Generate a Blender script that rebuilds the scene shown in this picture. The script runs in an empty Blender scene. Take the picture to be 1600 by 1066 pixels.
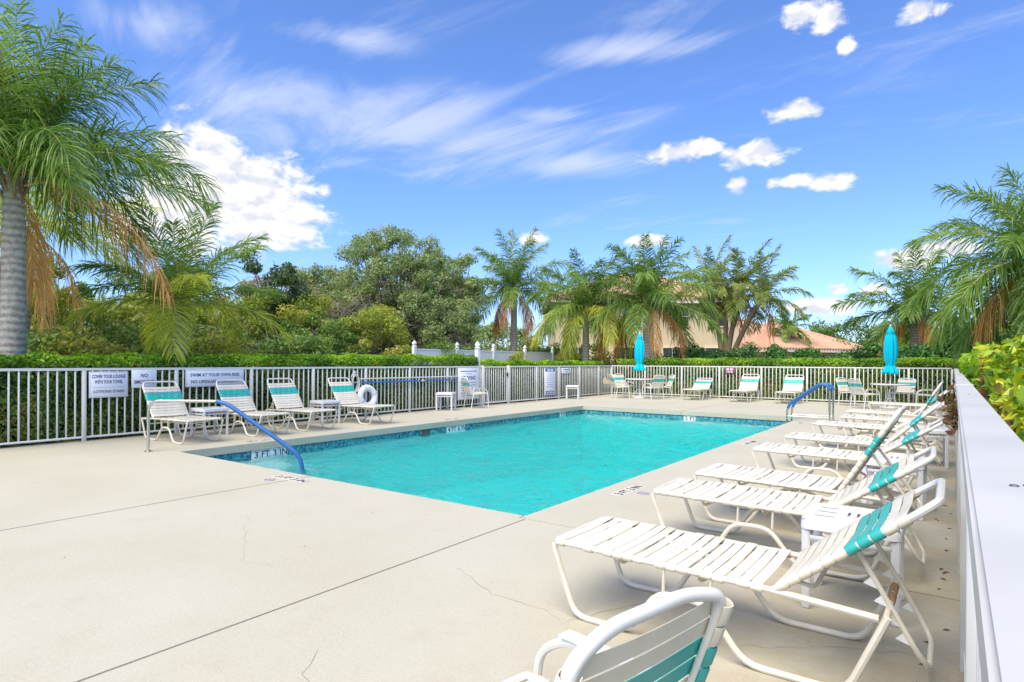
import bpy, bmesh, math, random
import numpy as np
from mathutils import Vector, Matrix
R = math.radians
PI = math.pi
rng = np.random.default_rng(7)
random.seed(7)
sc = bpy.context.scene
COL = sc.collection

# ------------------------------------------------------------------ camera
cam_d = bpy.data.cameras.new('camera')
cam = bpy.data.objects.new('camera', cam_d)
COL.objects.link(cam)
YAW, ROLL = 0.62890, 0.00406
cam_d.sensor_width = 36.0
cam_d.lens = 21.34
cam_d.shift_y = 0.0203
cam_d.clip_start = 0.02
cam_d.clip_end = 5000
_f = Vector((-math.sin(YAW), math.cos(YAW), 0)); _r = Vector((math.cos(YAW), math.sin(YAW), 0)); _u = Vector((0, 0, 1))
_cr = _r * math.cos(ROLL) + _u * math.sin(ROLL); _cu = _u * math.cos(ROLL) - _r * math.sin(ROLL)
cam.matrix_world = Matrix(((_cr.x, _cu.x, -_f.x, 0), (_cr.y, _cu.y, -_f.y, 0), (_cr.z, _cu.z, -_f.z, 1.32), (0, 0, 0, 1)))
sc.camera = cam

# ------------------------------------------------------------------ sun, sky, exposure
SUN_EL, SUN_AZ = R(58), R(-185)          # azimuth from +Y towards +X: the sun stands behind the camera, to the left
sun_d = bpy.data.lights.new('sun', 'SUN'); sun_d.energy = 2.7; sun_d.angle = R(55); sun_d.color = (1.0, 0.88, 0.68)
sun = bpy.data.objects.new('sun', sun_d); COL.objects.link(sun)
sdir = Vector((math.sin(SUN_AZ) * math.cos(SUN_EL), math.cos(SUN_AZ) * math.cos(SUN_EL), math.sin(SUN_EL)))
sun.rotation_euler = sdir.to_track_quat('Z', 'Y').to_euler()
sun.location = (0, -5, 30)
sc.view_settings.view_transform = 'Standard'
sc.view_settings.look = 'None'
sc.view_settings.exposure = 1.20
sc.view_settings.gamma = 1.0
sc.view_settings.use_curve_mapping = False
sc.cycles.use_denoising = True
sc.cycles.max_bounces = 10
sc.cycles.transparent_max_bounces = 12
sc.cycles.sample_clamp_indirect = 8.0

world = bpy.data.worlds.new('World'); sc.world = world; world.use_nodes = True
W = world.node_tree; W.nodes.clear()


def wn(t, **k):
    n = W.nodes.new(t)
    for a, b in k.items(): setattr(n, a, b)
    return n


def wl(a, b): W.links.new(a, b)


def wmath(op, a, b=None, c=None, clamp=False):
    n = wn('ShaderNodeMath', operation=op, use_clamp=clamp)
    for i, v in enumerate((a, b, c)):
        if v is None: continue
        if isinstance(v, (int, float)): n.inputs[i].default_value = v
        else: wl(v, n.inputs[i])
    return n.outputs[0]


def wvec(op, a, b=None):
    n = wn('ShaderNodeVectorMath', operation=op)
    for i, v in enumerate((a, b)):
        if v is None: continue
        if isinstance(v, (tuple, list)): n.inputs[i].default_value = v
        else: wl(v, n.inputs[i])
    return n


def wramp(v, a, b):
    n = wn('ShaderNodeMapRange', interpolation_type='SMOOTHSTEP')
    wl(v, n.inputs[0]); n.inputs[1].default_value = a; n.inputs[2].default_value = b
    return n.outputs[0]


def wnoise(vec, scale, detail, rough=.55, dist=0.0):
    n = wn('ShaderNodeTexNoise'); wl(vec, n.inputs['Vector'])
    n.inputs['Scale'].default_value = scale; n.inputs['Detail'].default_value = detail
    n.inputs['Roughness'].default_value = rough; n.inputs['Distortion'].default_value = dist
    return n.outputs['Fac']


sky = wn('ShaderNodeTexSky', sky_type='NISHITA'); sky.sun_disc = False
sky.sun_elevation = SUN_EL; sky.sun_rotation = SUN_AZ; sky.altitude = 0; sky.air_density = 1.0; sky.dust_density = 0.6; sky.ozone_density = 2.5
tc = wn('ShaderNodeTexCoord'); DIR = tc.outputs['Generated']
sp = wn('ShaderNodeSeparateXYZ'); wl(DIR, sp.inputs[0])
AZ = wmath('ARCTAN2', sp.outputs[0], sp.outputs[1]); EL = wmath('ARCSINE', sp.outputs[2])
ae = wn('ShaderNodeCombineXYZ'); wl(AZ, ae.inputs[0]); wl(EL, ae.inputs[1]); AE = ae.outputs[0]


def blobs(lst, start):
    cur = None
    for (a, e, ra, re) in lst:
        s = wvec('SUBTRACT', AE, (a, e, 0)).outputs[0]
        m = wvec('MULTIPLY', s, (1 / ra, 1 / re, 0)).outputs[0]
        l = wvec('LENGTH', m).outputs['Value']
        cur = l if cur is None else wmath('MINIMUM', cur, l)
    return cur


CUM = [(-1.042, 0.240, 0.125, 0.085), (-1.1, 0.270, 0.075, 0.085), (-1.14, 0.205, 0.11, 0.07), (-0.985, 0.228, 0.075, 0.052), (-1.03, 0.205, 0.12, 0.05),
       (-0.372, 0.321, 0.055, 0.017), (-0.324, 0.328, 0.032, 0.016), (-0.251, 0.307, 0.055, 0.02), (-0.195, 0.266, 0.036, 0.015),
       (-0.145, 0.257, 0.036, 0.016), (-0.196, 0.362, 0.045, 0.016), (-0.183, 0.479, 0.036, 0.019), (-0.15, 0.467, 0.027, 0.02),
       (-0.037, 0.449, 0.03, 0.016), (-0.126, 0.431, 0.014, 0.013), (-0.05, 0.143, 0.053, 0.019), (-0.007, 0.15, 0.04, 0.021),
       (-0.136, 0.107, 0.02, 0.01), (-0.092, 0.104, 0.022, 0.01), (-0.593, 0.201, 0.028, 0.014), (-0.276, 0.267, 0.017, 0.014),
       (-0.412, 0.192, 0.04, 0.013), (-0.15, 0.082, 0.06, 0.018), (-1.201, 0.174, 0.035, 0.02),
       (0.55, 0.3, 0.1, 0.05), (0.9, 0.2, 0.12, 0.05), (1.5, 0.35, 0.15, 0.08), (2.3, 0.25, 0.14, 0.07), (-1.9, 0.3, 0.14, 0.07), (-2.6, 0.4, 0.16, 0.08)]
cd = blobs(CUM, 0)
pn = wvec('MULTIPLY', AE, (1.0, 1.7, 0)).outputs[0]
n1 = wnoise(pn, 23, 9, .60, .35)
n1b = wnoise(wvec('ADD', pn, (-0.008, 0.020, 0)).outputs[0], 23, 3, .5, .35)
dens = wmath('ADD', wmath('MULTIPLY', wmath('SUBTRACT', 1.0, cd), 1.9), wmath('MULTIPLY', wmath('SUBTRACT', n1, 0.49), 3.6))
cum = wramp(dens, 0.0, 1.05)
shade = wramp(wmath('SUBTRACT', n1, n1b), -0.16, 0.10)
# cirrus: long streaks on a high sheet
inv = wmath('DIVIDE', 1.0, wmath('ADD', wmath('MAXIMUM', sp.outputs[2], 0.0), 0.10))
pl = wvec('SCALE', DIR); wl(inv, pl.inputs['Scale']); PL = pl.outputs[0]
mp = wn('ShaderNodeMapping'); wl(PL, mp.inputs[0]); mp.inputs['Rotation'].default_value = (0, 0, R(-52)); mp.inputs['Scale'].default_value = (0.8, 2.6, 1)
c1 = wnoise(mp.outputs[0], 1.25, 10, .64, .9)
c2 = wnoise(PL, 0.5, 3, .5, .2)
CIR = [(-0.80, 0.352, 0.36, 0.06), (-1.011, 0.376, 0.17, 0.045), (-0.898, 0.474, 0.10, 0.02), (-0.578, 0.386, 0.09, 0.018),
       (-0.443, 0.467, 0.12, 0.018), (-1.172, 0.441, 0.09, 0.035), (-0.525, 0.315, 0.14, 0.024)]
cb = wmath('SUBTRACT', 1.0, blobs(CIR, 0))
cb = wmath('MAXIMUM', cb, -0.45)
cirf = wmath('ADD', wmath('ADD', c1, wmath('MULTIPLY', c2, 0.35)), wmath('MULTIPLY', cb, 0.24))
cir = wmath('MULTIPLY', wramp(cirf, 0.61, 1.04), 0.60)
up = wramp(sp.outputs[2], -0.01, 0.05)
tint = wn('ShaderNodeMix', data_type='RGBA', blend_type='MULTIPLY'); tint.inputs[0].default_value = 1.0
wl(sky.outputs[0], tint.inputs['A']); tint.inputs['B'].default_value = (0.67, 0.85, 1.22, 1)


def wmix(f, a, b):
    n = wn('ShaderNodeMix', data_type='RGBA')
    wl(f, n.inputs[0])
    for k, v in (('A', a), ('B', b)):
        if isinstance(v, tuple): n.inputs[k].default_value = v
        else: wl(v, n.inputs[k])
    return n.outputs['Result']


CW = 4.75
ccol = wmix(shade, (CW * .80, CW * .83, CW * .93, 1), (CW * 1.12, CW * 1.11, CW * 1.1, 1))
s1 = wmix(wmath('MULTIPLY', cir, up), tint.outputs['Result'], (CW * .92, CW * .97, CW * 1.10, 1))
s2 = wmix(wmath('MULTIPLY', cum, up), s1, ccol)
bg = wn('ShaderNodeBackground'); wl(s2, bg.inputs[0]); bg.inputs[1].default_value = 0.092
wo = wn('ShaderNodeOutputWorld'); wl(bg.outputs[0], wo.inputs[0])

# ------------------------------------------------------------------ helpers


def tag(o, label=None, cat=None, group=None, kind=None):
    if label: o['label'] = label
    if cat: o['category'] = cat
    if group: o['group'] = group
    if kind: o['kind'] = kind
    return o


def link(name, data, parent=None, loc=None, rot=None):
    o = bpy.data.objects.new(name, data); COL.objects.link(o)
    if parent: o.parent = parent
    if loc is not None: o.location = loc
    if rot is not None: o.rotation_euler = rot
    return o


def empty(name, loc=(0, 0, 0), rz=0.0):
    o = link(name, None, None, loc, (0, 0, rz)); o.empty_display_size = .1
    return o


def copy_tree(o, parent=None):
    c = o.copy(); COL.objects.link(c)
    c.parent = parent
    for ch in o.children: copy_tree(ch, c)
    return c


class MB:
    """collects vertices and faces for one mesh"""
    def __init__(s): s.v = []; s.f = []; s.m = []

    def add(s, vs, fs, mi=0):
        b = len(s.v); s.v += [tuple(p) for p in vs]; s.f += [tuple(i + b for i in f) for f in fs]; s.m += [mi] * len(fs)
        return s

    def box(s, x0, x1, y0, y1, z0, z1, mi=0):
        return s.add([(x0, y0, z0), (x1, y0, z0), (x1, y1, z0), (x0, y1, z0), (x0, y0, z1), (x1, y0, z1), (x1, y1, z1), (x0, y1, z1)],
                     [(3, 2, 1, 0), (4, 5, 6, 7), (0, 1, 5, 4), (1, 2, 6, 5), (2, 3, 7, 6), (3, 0, 4, 7)], mi)

    def tube(s, path, r, seg=8, fillet=0.0, closed=False, cap=True, mi=0, flat=1.0):
        P = [Vector(p) for p in path]
        if fillet > 0 and len(P) > 2: P = fil(P, fillet, closed)
        n = len(P)
        rs = r if isinstance(r, (list, tuple, np.ndarray)) else None
        T = []
        for i in range(n):
            a = P[i - 1] if (i > 0 or closed) else P[i]; b = P[(i + 1) % n] if (i < n - 1 or closed) else P[i]
            T.append((b - a).normalized())
        up = Vector((0, 0, 1)) if abs(T[0].z) < .9 else Vector((1, 0, 0))
        N = (up - T[0] * up.dot(T[0])).normalized()
        vs = []; fs = []
        for i in range(n):
            N = (N - T[i] * N.dot(T[i])).normalized(); B = T[i].cross(N)
            rr = rs[min(i * len(rs) // n, len(rs) - 1)] if rs is not None and len(rs) != n else (rs[i] if rs is not None else r)
            for k in range(seg):
                a = 2 * PI * k / seg
                vs.append(P[i] + N * (math.cos(a) * rr) + B * (math.sin(a) * rr * flat))
        m = n if closed else n - 1
        for i in range(m):
            j = (i + 1) % n
            for k in range(seg):
                k2 = (k + 1) % seg
                fs.append((i * seg + k, i * seg + k2, j * seg + k2, j * seg + k))
        if cap and not closed:
            fs.append(tuple(range(seg - 1, -1, -1))); fs.append(tuple((n - 1) * seg + k for k in range(seg)))
        return s.add(vs, fs, mi)

    def lathe(s, prof, seg=16, c=(0, 0, 0), mi=0):
        vs = []; fs = []; n = len(prof)
        for (r, z) in prof:
            for k in range(seg):
                a = 2 * PI * k / seg; vs.append((c[0] + r * math.cos(a), c[1] + r * math.sin(a), c[2] + z))
        for i in range(n - 1):
            for k in range(seg):
                k2 = (k + 1) % seg; fs.append((i * seg + k, i * seg + k2, (i + 1) * seg + k2, (i + 1) * seg + k))
        fs.append(tuple(range(seg - 1, -1, -1))); fs.append(tuple((n - 1) * seg + k for k in range(seg)))
        return s.add(vs, fs, mi)

    def mesh(s, name, mats, smooth=True, angle=40):
        me = bpy.data.meshes.new(name); me.from_pydata(s.v, [], s.f)
        for m in (mats if isinstance(mats, (list, tuple)) else [mats]): me.materials.append(m)
        if any(s.m): me.polygons.foreach_set('material_index', s.m)
        me.polygons.foreach_set('use_smooth', [smooth] * len(me.polygons))
        me.update()
        if smooth and angle: me.set_sharp_from_angle(angle=R(angle))
        return me

    def obj(s, name, mats, parent=None, loc=None, rot=None, smooth=True, angle=40):
        return link(name, s.mesh(name, mats, smooth, angle), parent, loc, rot)


def fil(P, r, closed=False, k=4):
    out = []; n = len(P)
    for i in range(n):
        if not closed and (i == 0 or i == n - 1): out.append(P[i]); continue
        a, b, c = P[i - 1], P[i], P[(i + 1) % n]
        d1 = (a - b); d2 = (c - b); l = min(r, d1.length * .45, d2.length * .45)
        p1 = b + d1.normalized() * l; p2 = b + d2.normalized() * l
        for j in range(k + 1):
            t = j / k; out.append(p1 * (1 - t) ** 2 + b * 2 * t * (1 - t) + p2 * t * t)
    return out


def bevel_mesh(me, w, seg=2):
    bm = bmesh.new(); bm.from_mesh(me)
    bmesh.ops.bevel(bm, geom=bm.edges[:], offset=w, segments=seg, affect='EDGES', clamp_overlap=True)
    bm.to_mesh(me); bm.free()
    me.polygons.foreach_set('use_smooth', [True] * len(me.polygons)); me.set_sharp_from_angle(angle=R(50))
    return me


def bbox_mesh(name, x0, x1, y0, y1, z0, z1, mat, w=.003, seg=1):
    return bevel_mesh(MB().box(x0, x1, y0, y1, z0, z1).mesh(name, mat), w, seg)


def quads_mesh(name, V, rnd, mats, tri=None, mi=None):
    """V (N,4,3) leaf quads with one random value each"""
    n = len(V); me = bpy.data.meshes.new(name)
    me.vertices.add(n * 4); me.loops.add(n * 4); me.polygons.add(n)
    me.vertices.foreach_set('co', np.ascontiguousarray(V, np.float32).ravel())
    me.loops.foreach_set('vertex_index', np.arange(n * 4, dtype=np.int32))
    me.polygons.foreach_set('loop_start', np.arange(0, n * 4, 4, dtype=np.int32))
    for m in (mats if isinstance(mats, (list, tuple)) else [mats]): me.materials.append(m)
    if mi is not None: me.polygons.foreach_set('material_index', np.ascontiguousarray(mi, np.int32))
    a = me.attributes.new('rnd', 'FLOAT', 'POINT'); a.data.foreach_set('value', np.repeat(np.asarray(rnd, np.float32), 4))
    me.update(calc_edges=True)
    return me


def unit(a): return a / np.maximum(np.linalg.norm(a, axis=-1, keepdims=True), 1e-9)


def leaf_quads(P, Nrm, size, asp=.5, jit=.9, sv=.35, up=None):
    """rhombic folded leaves at P, facing roughly Nrm"""
    n = len(P)
    N = unit(Nrm + rng.normal(0, jit, (n, 3)))
    A = rng.normal(0, 1, (n, 3))
    if up is not None: A = A + np.array(up)
    A = unit(A - N * (A * N).sum(1, keepdims=True)); B = np.cross(N, A)
    L = size * (1 + rng.uniform(-sv, sv, (n, 1)))
    V = np.empty((n, 4, 3))
    V[:, 0] = P - A * L * .5
    V[:, 1] = P + B * L * asp * .5 + N * L * .10
    V[:, 2] = P + A * L * .5
    V[:, 3] = P - B * L * asp * .5 + N * L * .10
    return V


# ------------------------------------------------------------------ materials
MATS = {}


def mat(name, col, rough=.5, metal=0.0, noise=None, bump=None, spec=.5, objvar=0.0, emit=None):
    """noise=(scale, amount, second colour) bump=(scale, strength, distance)"""
    m = bpy.data.materials.new(name); m.use_nodes = True; nt = m.node_tree
    b = nt.nodes['Principled BSDF']; b.inputs['Base Color'].default_value = (*col, 1); b.inputs['Roughness'].default_value = rough
    b.inputs['Metallic'].default_value = metal; b.inputs['Specular IOR Level'].default_value = spec
    cur = None
    tcn = nt.nodes.new('ShaderNodeTexCoord')
    if noise:
        n = nt.nodes.new('ShaderNodeTexNoise'); nt.links.new(tcn.outputs['Object'], n.inputs['Vector'])
        n.inputs['Scale'].default_value = noise[0]; n.inputs['Detail'].default_value = 6; n.inputs['Roughness'].default_value = .6
        r = nt.nodes.new('ShaderNodeMapRange'); r.inputs[1].default_value = .35; r.inputs[2].default_value = .7; r.inputs[4].default_value = noise[1]
        nt.links.new(n.outputs['Fac'], r.inputs[0])
        x = nt.nodes.new('ShaderNodeMix'); x.data_type = 'RGBA'; x.inputs['A'].default_value = (*col, 1); x.inputs['B'].default_value = (*noise[2], 1)
        nt.links.new(r.outputs[0], x.inputs[0]); cur = x.outputs['Result']
    if objvar:
        oi = nt.nodes.new('ShaderNodeObjectInfo'); h = nt.nodes.new('ShaderNodeHueSaturation')
        r = nt.nodes.new('ShaderNodeMapRange'); r.inputs[3].default_value = 1 - objvar; r.inputs[4].default_value = 1 + objvar * .6
        nt.links.new(oi.outputs['Random'], r.inputs[0]); nt.links.new(r.outputs[0], h.inputs['Value'])
        if cur: nt.links.new(cur, h.inputs['Color'])
        else: h.inputs['Color'].default_value = (*col, 1)
        cur = h.outputs['Color']
    if cur: nt.links.new(cur, b.inputs['Base Color'])
    if bump:
        n = nt.nodes.new('ShaderNodeTexNoise'); nt.links.new(tcn.outputs['Object'], n.inputs['Vector']); n.inputs['Scale'].default_value = bump[0]; n.inputs['Detail'].default_value = 5
        bp = nt.nodes.new('ShaderNodeBump'); bp.inputs['Strength'].default_value = bump[1]; bp.inputs['Distance'].default_value = bump[2]
        nt.links.new(n.outputs['Fac'], bp.inputs['Height']); nt.links.new(bp.outputs[0], b.inputs['Normal'])
    MATS[name] = m
    return m


LK = 1.72


def leafmat(name, cols, trans=.35, rough=.45, spec=.35):
    m = bpy.data.materials.new(name); m.use_nodes = True; nt = m.node_tree
    b = nt.nodes['Principled BSDF']; b.inputs['Roughness'].default_value = rough; b.inputs['Specular IOR Level'].default_value = spec
    at = nt.nodes.new('ShaderNodeAttribute'); at.attribute_name = 'rnd'
    cr = nt.nodes.new('ShaderNodeValToRGB'); e = cr.color_ramp.elements
    while len(e) < len(cols): e.new(.5)
    for i, c in enumerate(cols):
        e[i].position = c[3] if len(c) > 3 else i / (len(cols) - 1); e[i].color = (min(1, c[0] * LK), min(1, c[1] * LK), min(1, c[2] * LK), 1)
    nt.links.new(at.outputs['Fac'], cr.inputs[0]); nt.links.new(cr.outputs[0], b.inputs['Base Color'])
    t = nt.nodes.new('ShaderNodeBsdfTranslucent'); hs = nt.nodes.new('ShaderNodeHueSaturation'); hs.inputs['Saturation'].default_value = 1.1; hs.inputs['Value'].default_value = 1.3
    nt.links.new(cr.outputs[0], hs.inputs['Color']); nt.links.new(hs.outputs[0], t.inputs[0])
    mx = nt.nodes.new('ShaderNodeMixShader'); mx.inputs[0].default_value = trans
    nt.links.new(b.outputs[0], mx.inputs[1]); nt.links.new(t.outputs[0], mx.inputs[2])
    nt.links.new(mx.outputs[0], nt.nodes['Material Output'].inputs[0])
    MATS[name] = m
    return m


M_white = mat('white_powder_coat', (.70, .70, .67), .35, noise=(9, .35, (.62, .61, .55)))
M_frame = mat('cream_powder_coat', (.68, .65, .56), .38, noise=(6, .65, (.55, .49, .37)))
M_screw = mat('grey_screw', (.16, .17, .19), .5, .6)
M_rail = mat('white_rail_paint', (.53, .525, .505), .42, noise=(3.5, .55, (.40, .40, .36)), bump=(60, .05, .002))
M_strapw = mat('cream_vinyl_strap', (.73, .69, .58), .42, noise=(14, .45, (.64, .57, .41)), objvar=.10)
M_strapt = mat('teal_vinyl_strap', (.030, .40, .36), .38, noise=(14, .4, (.06, .46, .42)), objvar=.06)
M_plastic = mat('white_plastic', (.65, .66, .67), .4)
M_steel = mat('stainless_steel', (.62, .60, .55), .22, 1.0, bump=(40, .03, .002))
M_blue = mat('blue_vinyl_sleeve', (.022, .115, .33), .5, noise=(20, .4, (.04, .18, .42)))
M_poleblue = mat('blue_pole_paint', (.02, .16, .46), .4)
M_dark = mat('dark_rubber', (.03, .03, .03), .7)
M_brown = mat('worn_brown_sleeve', (.26, .15, .06), .55, noise=(40, .6, (.40, .26, .12)))
M_cyan = mat('cyan_canvas', (.0, .50, .68), .8, noise=(12, .3, (.0, .42, .60)), bump=(160, .1, .002), spec=.2)
M_signw = mat('white_sign_panel', (.78, .80, .86), .4)
M_ink = mat('navy_ink', (.03, .04, .11), .5)
M_black = mat('black_ink', (.012, .012, .014), .5)
M_greyink = mat('grey_small_print', (.30, .32, .40), .5)
M_sblue = mat('blue_sign_band', (.03, .10, .30), .45)
M_maroon = mat('maroon_sign_face', (.20, .06, .12), .5)
M_marker = mat('white_marker_tile', (.80, .82, .82), .25)
M_clear = mat('clear_plastic_tooth', (.72, .73, .72), .2)
M_rope = mat('white_rope', (.72, .70, .66), .8, bump=(150, .5, .004))
M_ring = mat('white_life_ring', (.80, .80, .82), .5)
M_stucco = mat('cream_stucco', (.70, .57, .37), .9, noise=(.6, .35, (.62, .49, .30)), bump=(30, .3, .01))
M_trim = mat('pale_stucco_trim', (.78, .70, .55), .9)
M_pane = mat('dark_window_glass', (.05, .06, .07), .08)
M_roof = mat('terracotta_roof', (.50, .27, .17), .8, noise=(5, .8, (.62, .43, .31)), bump=(12, .5, .04))
M_vinyl = mat('white_vinyl_fence', (.80, .81, .83), .35)
M_soil = mat('brown_mulch', (.10, .065, .04), .95, noise=(20, .8, (.05, .035, .022)))
M_debris = mat('dry_brown_leaf', (.13, .07, .035), .9)
M_joint = mat('dark_joint_filler', (.07, .06, .05), .95)
M_crack = mat('crack_line', (.25, .22, .17), .95)
M_bark = mat('grey_bark', (.14, .115, .09), .95, noise=(18, .8, (.24, .21, .17)), bump=(22, .6, .03))
M_twig = mat('pale_grey_twig', (.33, .28, .24), .95)
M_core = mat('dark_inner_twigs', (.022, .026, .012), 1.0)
M_boot = mat('palm_leaf_base', (.30, .22, .13), .9, noise=(14, .8, (.16, .10, .06)))


def palm_trunk_mat():
    m = mat('palm_trunk', (.33, .30, .25), .95)
    nt = m.node_tree; b = nt.nodes['Principled BSDF']; tcn = nt.nodes.new('ShaderNodeTexCoord')
    sx = nt.nodes.new('ShaderNodeSeparateXYZ'); nt.links.new(tcn.outputs['Object'], sx.inputs[0])
    ns = nt.nodes.new('ShaderNodeTexNoise'); nt.links.new(tcn.outputs['Object'], ns.inputs['Vector']); ns.inputs['Scale'].default_value = 5; ns.inputs['Detail'].default_value = 7
    ad = nt.nodes.new('ShaderNodeMath'); ad.operation = 'MULTIPLY_ADD'; nt.links.new(ns.outputs['Fac'], ad.inputs[0]); ad.inputs[1].default_value = .10; nt.links.new(sx.outputs[2], ad.inputs[2])
    wv = nt.nodes.new('ShaderNodeMath'); wv.operation = 'SINE'
    ml = nt.nodes.new('ShaderNodeMath'); ml.operation = 'MULTIPLY'; ml.inputs[1].default_value = 52; nt.links.new(ad.outputs[0], ml.inputs[0]); nt.links.new(ml.outputs[0], wv.inputs[0])
    cr = nt.nodes.new('ShaderNodeValToRGB'); e = cr.color_ramp.elements
    e[0].position = .30; e[0].color = (.24, .205, .165, 1); e[1].position = .72; e[1].color = (.52, .49, .43, 1)
    n2 = nt.nodes.new('ShaderNodeTexNoise'); nt.links.new(tcn.outputs['Object'], n2.inputs['Vector']); n2.inputs['Scale'].default_value = 14; n2.inputs['Detail'].default_value = 8; n2.inputs['Roughness'].default_value = .7
    a2 = nt.nodes.new('ShaderNodeMath'); a2.operation = 'MULTIPLY_ADD'; nt.links.new(wv.outputs[0], a2.inputs[0]); a2.inputs[1].default_value = .13; nt.links.new(n2.outputs['Fac'], a2.inputs[2])
    nt.links.new(a2.outputs[0], cr.inputs[0]); nt.links.new(cr.outputs[0], b.inputs['Base Color'])
    bp = nt.nodes.new('ShaderNodeBump'); bp.inputs['Strength'].default_value = .6; bp.inputs['Distance'].default_value = .02
    nt.links.new(a2.outputs[0], bp.inputs['Height']); nt.links.new(bp.outputs[0], b.inputs['Normal'])
    return m


M_ptrunk = palm_trunk_mat()
L_hedge = leafmat('clipped_hedge_leaf', [(.035, .07, .016), (.075, .145, .028), (.135, .225, .04), (.19, .12, .045)], .25, .35)
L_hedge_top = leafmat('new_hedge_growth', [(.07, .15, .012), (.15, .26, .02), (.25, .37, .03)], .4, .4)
L_shrub = leafmat('dark_shrub_leaf', [(.015, .05, .012), (.035, .10, .02), (.07, .17, .03)], .3, .35)
L_croton = leafmat('yellow_croton_leaf', [(.07, .145, .015), (.16, .24, .018), (.32, .34, .024), (.45, .41, .035)], .4, .35)
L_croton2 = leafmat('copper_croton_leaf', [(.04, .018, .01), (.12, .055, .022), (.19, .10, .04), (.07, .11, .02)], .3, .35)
L_oak = leafmat('grey_green_oak_leaf', [(.085, .122, .042), (.15, .20, .07), (.24, .285, .115)], .35, .5)
L_yel = leafmat('yellow_green_scrub_leaf', [(.075, .115, .018), (.15, .195, .028), (.24, .265, .045), (.23, .18, .06)], .45, .5)
L_brn = leafmat('brownish_scrub_leaf', [(.12, .10, .05), (.20, .17, .09), (.28, .24, .13)], .4, .6)
L_grn = leafmat('mid_green_leaf', [(.04, .085, .018), (.09, .15, .03), (.17, .22, .05)], .4, .45)
L_dk = leafmat('deep_green_leaf', [(.02, .04, .016), (.04, .075, .025), (.08, .12, .04)], .3, .4)
L_frond = leafmat('green_palm_leaflet', [(.048, .098, .018), (.095, .165, .027), (.17, .24, .048)], .4, .38, .45)
L_frondy = leafmat('yellow_green_palm_leaflet', [(.13, .18, .03), (.26, .30, .04), (.42, .40, .06)], .45, .4)
L_dead = leafmat('dead_palm_leaflet', [(.30, .15, .05), (.44, .25, .09), (.52, .34, .15)], .3, .7, .1)
L_date = leafmat('date_palm_leaflet', [(.075, .11, .025), (.14, .18, .04), (.22, .25, .065)], .35, .4)


def ground_mat():
    return mat('grass_ground', (.07, .11, .03), .95, noise=(.8, .8, (.12, .13, .05)), bump=(30, .6, .05))


def deck_mat():
    m = bpy.data.materials.new('painted_concrete_deck'); m.use_nodes = True; nt = m.node_tree; b = nt.nodes['Principled BSDF']
    geo = nt.nodes.new('ShaderNodeNewGeometry'); P = geo.outputs['Position']

    def nz(s, d, r=.6):
        n = nt.nodes.new('ShaderNodeTexNoise'); nt.links.new(P, n.inputs['Vector']); n.inputs['Scale'].default_value = s; n.inputs['Detail'].default_value = d; n.inputs['Roughness'].default_value = r
        return n.outputs['Fac']

    def rmp(v, a, bb, lo=0., hi=1.):
        n = nt.nodes.new('ShaderNodeMapRange'); nt.links.new(v, n.inputs[0]); n.inputs[1].default_value = a; n.inputs[2].default_value = bb; n.inputs[3].default_value = lo; n.inputs[4].default_value = hi
        return n.outputs[0]

    def mix(f, A, B):
        n = nt.nodes.new('ShaderNodeMix'); n.data_type = 'RGBA'; nt.links.new(f, n.inputs[0])
        for k, v in (('A', A), ('B', B)):
            if isinstance(v, tuple): n.inputs[k].default_value = (*v, 1)
            else: nt.links.new(v, n.inputs[k])
        return n.outputs['Result']
    c = mix(rmp(nz(.7, 5), .35, .68), (.462, .445, .355), (.42, .398, .305))
    c = mix(rmp(nz(55, 4, .7), .46, .62, 0, .55), c, (.49, .468, .385))
    c = mix(rmp(nz(3.2, 7, .7), .56, .78, 0, .45), c, (.375, .335, .245))
    c = mix(rmp(nz(130, 2), .64, .75, 0, .65), c, (.30, .26, .195))
    c = mix(rmp(nz(24, 6, .75), .52, .72, 0, .30), c, (.37, .335, .25))
    # browner noise patches over the deck strip where the right loungers stand
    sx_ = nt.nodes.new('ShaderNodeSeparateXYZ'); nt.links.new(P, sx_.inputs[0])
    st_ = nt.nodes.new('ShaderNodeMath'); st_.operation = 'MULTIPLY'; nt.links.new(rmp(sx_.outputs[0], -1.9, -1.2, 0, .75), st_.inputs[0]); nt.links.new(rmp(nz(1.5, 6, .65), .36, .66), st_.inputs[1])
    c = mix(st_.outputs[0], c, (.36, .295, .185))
    nt.links.new(c, b.inputs['Base Color']); b.inputs['Roughness'].default_value = .75; b.inputs['Specular IOR Level'].default_value = .3
    bp = nt.nodes.new('ShaderNodeBump'); bp.inputs['Strength'].default_value = .16; bp.inputs['Distance'].default_value = .005
    nt.links.new(rmp(nz(60, 4, .65), .4, .62), bp.inputs['Height']); nt.links.new(bp.outputs[0], b.inputs['Normal'])
    return m


M_deck = deck_mat()


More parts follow.
